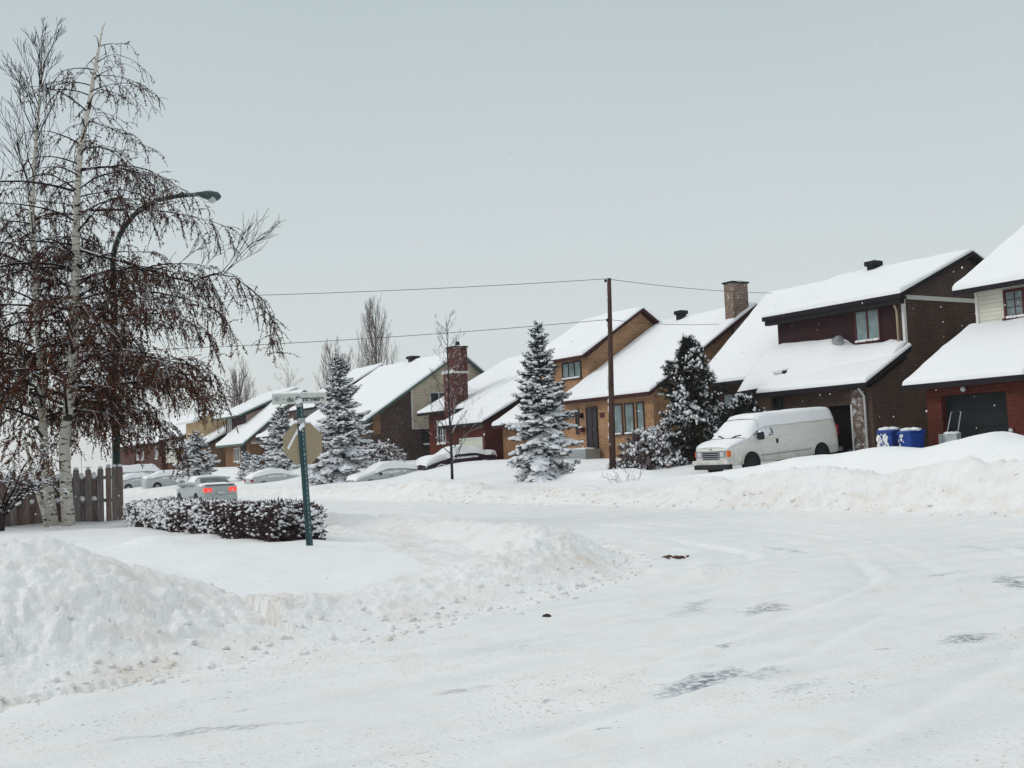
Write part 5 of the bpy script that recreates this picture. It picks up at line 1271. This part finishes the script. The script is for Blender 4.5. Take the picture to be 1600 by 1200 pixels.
    V, F = lumps([(s+.05, px(2.7)-.05, 2.70), (s+.05, px(2.7)-.01, 2.72), (s+.045, px(2.42), 2.34), (s+.045, px(2.42)-.03, 2.30)], [(.04, .06, .05), (.035, .05, .04), (.03, .04, .05), (.03, .03, .05)], .2); mesh_obj('bracket_snow', V, F, 'treesnow', po, smooth=True)
street_sign()
# ---------------------------------------------------------------- bins and scoop by the garages
def bin_(label, s, n, z, rot, snowy, seed):
    root = thing('recycling_bin', label, 'bin', (s, n, z), 'blue bins between the garages')
    c, sn = math.cos(rot), math.sin(rot)
    def T(V): V = np.asarray(V, float); return np.stack((s+V[:, 0]*c-V[:, 1]*sn, n+V[:, 0]*sn+V[:, 1]*c, z+V[:, 2]), -1)
    mb = MB(); w0, w1, d0, d1, h = .23, .31, .25, .36, .95
    mb.add([(-w0, -d0, 0), (w0, -d0, 0), (w0, d0, 0), (-w0, d0, 0), (-w1, -d1, h), (w1, -d1, h), (w1, d1, h), (-w1, d1, h)], [(3, 2, 1, 0), (4, 5, 6, 7), (0, 1, 5, 4), (1, 2, 6, 5), (2, 3, 7, 6), (3, 0, 4, 7)])
    mb.box(-.34, .34, -.385, .385, h-.06, h-.005); mesh_obj('body', T(mb.v), mb.f, 'binblue', root, bevel=.025)
    mb = MB(); mb.add([(-.34, -.40, h), (.34, -.40, h), (.34, .40, h), (-.34, .40, h), (-.30, -.34, h+.07), (.30, -.34, h+.07), (.30, .36, h+.10), (-.30, .36, h+.10)], [(3, 2, 1, 0), (4, 5, 6, 7), (0, 1, 5, 4), (1, 2, 6, 5), (2, 3, 7, 6), (3, 0, 4, 7)]); lid = mesh_obj('lid', T(mb.v), mb.f, 'binblue', root, bevel=.02)
    V, F = lumps(T([(-.12, -.05, h+.10), (.14, .08, h+.11), (0, .15, h+.12)]), [(.26, .32, .10), (.22, .28, .08), (.28, .24, .08)], .08); mesh_obj('lid_snow', V, F, 'roofsnow', lid, smooth=True)
    mb = MB(); mb.tube([(-.25, .40, h+.02), (.25, .40, h+.02)], .025, 8); mesh_obj('handle', T(mb.v), mb.f, 'binblue', root)
    mb = MB(); mb.tube([(-.28, .27, .1), (-.22, .27, .1)], .10, 12); mesh_obj('wheel', T(mb.v), mb.f, 'rubber', root)
    mb = MB(); mb.tube([(.22, .27, .1), (.28, .27, .1)], .10, 12); mesh_obj('wheel', T(mb.v), mb.f, 'rubber', root)
    g = np.random.default_rng(seed); C = []; S = []
    for k in range(snowy): C.append((-.30+.42*g.random()**1.4, -.36-.01, .3+.6*g.random())); C[-1] = (C[-1][0], -d0-(d1-d0)*C[-1][2]/h-.005, C[-1][2]); q = .03+.06*g.random(); S.append((q, .02, q*1.3))
    if C: V, F = lumps(T(C), S, .3); mesh_obj('stuck_snow', V, F, 'roofsnow', root, smooth=True)
bin_('blue wheeled bin with snow plastered on its front, nearer the brown house corner', -27.75, 33.9, 1.12, .12, 40, 1)
bin_('blue wheeled bin with clean front, nearer the red brick pillar', -26.68, 33.75, 1.05, -.10, 8, 2)
def scoop():
    s, n, z = -25.4, 34.35, 1.42; root = thing('snow_scoop', 'steel snow scoop leaning on the red brick garage front', 'snow scoop', (s, n, z))
    b = MB(); b.prism([(n-.30, z-.05), (n-.16, z+.02), (n-.04, z+.20), (n-.02, z+.50), (n-.045, z+.50), (n-.07, z+.21), (n-.18, z+.05), (n-.31, z-.02)], s-.36, s+.36, 'x')
    b.box(s-.37, s-.355, n-.28, n-.03, z, z+.48); b.box(s+.355, s+.37, n-.28, n-.03, z, z+.48); b.build('blade', 'steel', root)
    V, F = lumps([(s-.2+.2*k, n-.05, z+.50) for k in range(3)], [(.17, .06, .06)]*3, .15); mesh_obj('snow_cover', V, F, 'roofsnow', root, smooth=True)
    h = MB(); h.tube([(s-.22, n-.03, z+.4), (s-.20, n+.28, z+1.25), (s+.20, n+.28, z+1.25), (s+.22, n-.03, z+.4)], .018, 8); h.build('handle', 'steel', root, smooth=True)
scoop()
# ---------------------------------------------------------------- litter on the road
def litter(name, label, s, n, r, k, seed, mat):
    g = np.random.default_rng(seed); z = zat(s, n); C = []; S = []
    for i in range(k): C.append((s+g.normal(0, r), n+g.normal(0, r*.7), z+.004+.012*g.random())); w = .012+.024*g.random(); S.append((w*1.5, w, w*.6) if k > 1 else (.05, .03, .022))
    V, F = lumps(C, S, .5); me = mesh_obj(name, V, F, mat); tag(me, label, 'litter')
litter('debris_clump', 'scattered brown clump lying on the snowy road beyond the corner', -13.88, 11.6, .16, 26, 91, 'debris')
litter('road_lump', 'small dark lump at the foot of the ploughed corner bank', -10.02, 6.65, .01, 1, 92, 'trunk')
# ---------------------------------------------------------------- falling snow
def flakes():
    g = np.random.default_rng(99); k = 2600
    dep = 9+34*g.random(k)**.8; x = (g.random(k)-.5)*1.25; y = (g.random(k)-.5)*.95
    P = EYE+dep[:, None]*(_f[None]+x[:, None]*_r[None]+y[:, None]*_u[None])
    P = P[P[:, 2] > .3]; w = .0045+.007*g.random(len(P))
    V, F = lumps(P, np.stack((w, w, w*1.2), -1), .3)
    o = mesh_obj('falling_snow', V, F, 'treesnow'); tag(o, 'fine snowflakes drifting down through the air', kind='stuff')
flakes()

# ---------------------------------------------------------------- snowy air
def haze():
    mb = MB(); mb.box(-420, 420, -420, 420, -3, 24)
    m = bpy.data.materials.new('snowy_air'); m.use_nodes = True; t = m.node_tree; t.nodes.clear()
    o = t.nodes.new('ShaderNodeOutputMaterial'); v = t.nodes.new('ShaderNodeVolumePrincipled')
    v.inputs['Color'].default_value = (.95, .96, .96, 1); v.inputs['Density'].default_value = .0004; v.inputs['Anisotropy'].default_value = .2
    t.links.new(v.outputs[0], o.inputs['Volume'])
    M['air'] = m; ob = mb.build('haze', 'air'); tag(ob, 'thin snowy air', kind='stuff')
haze()
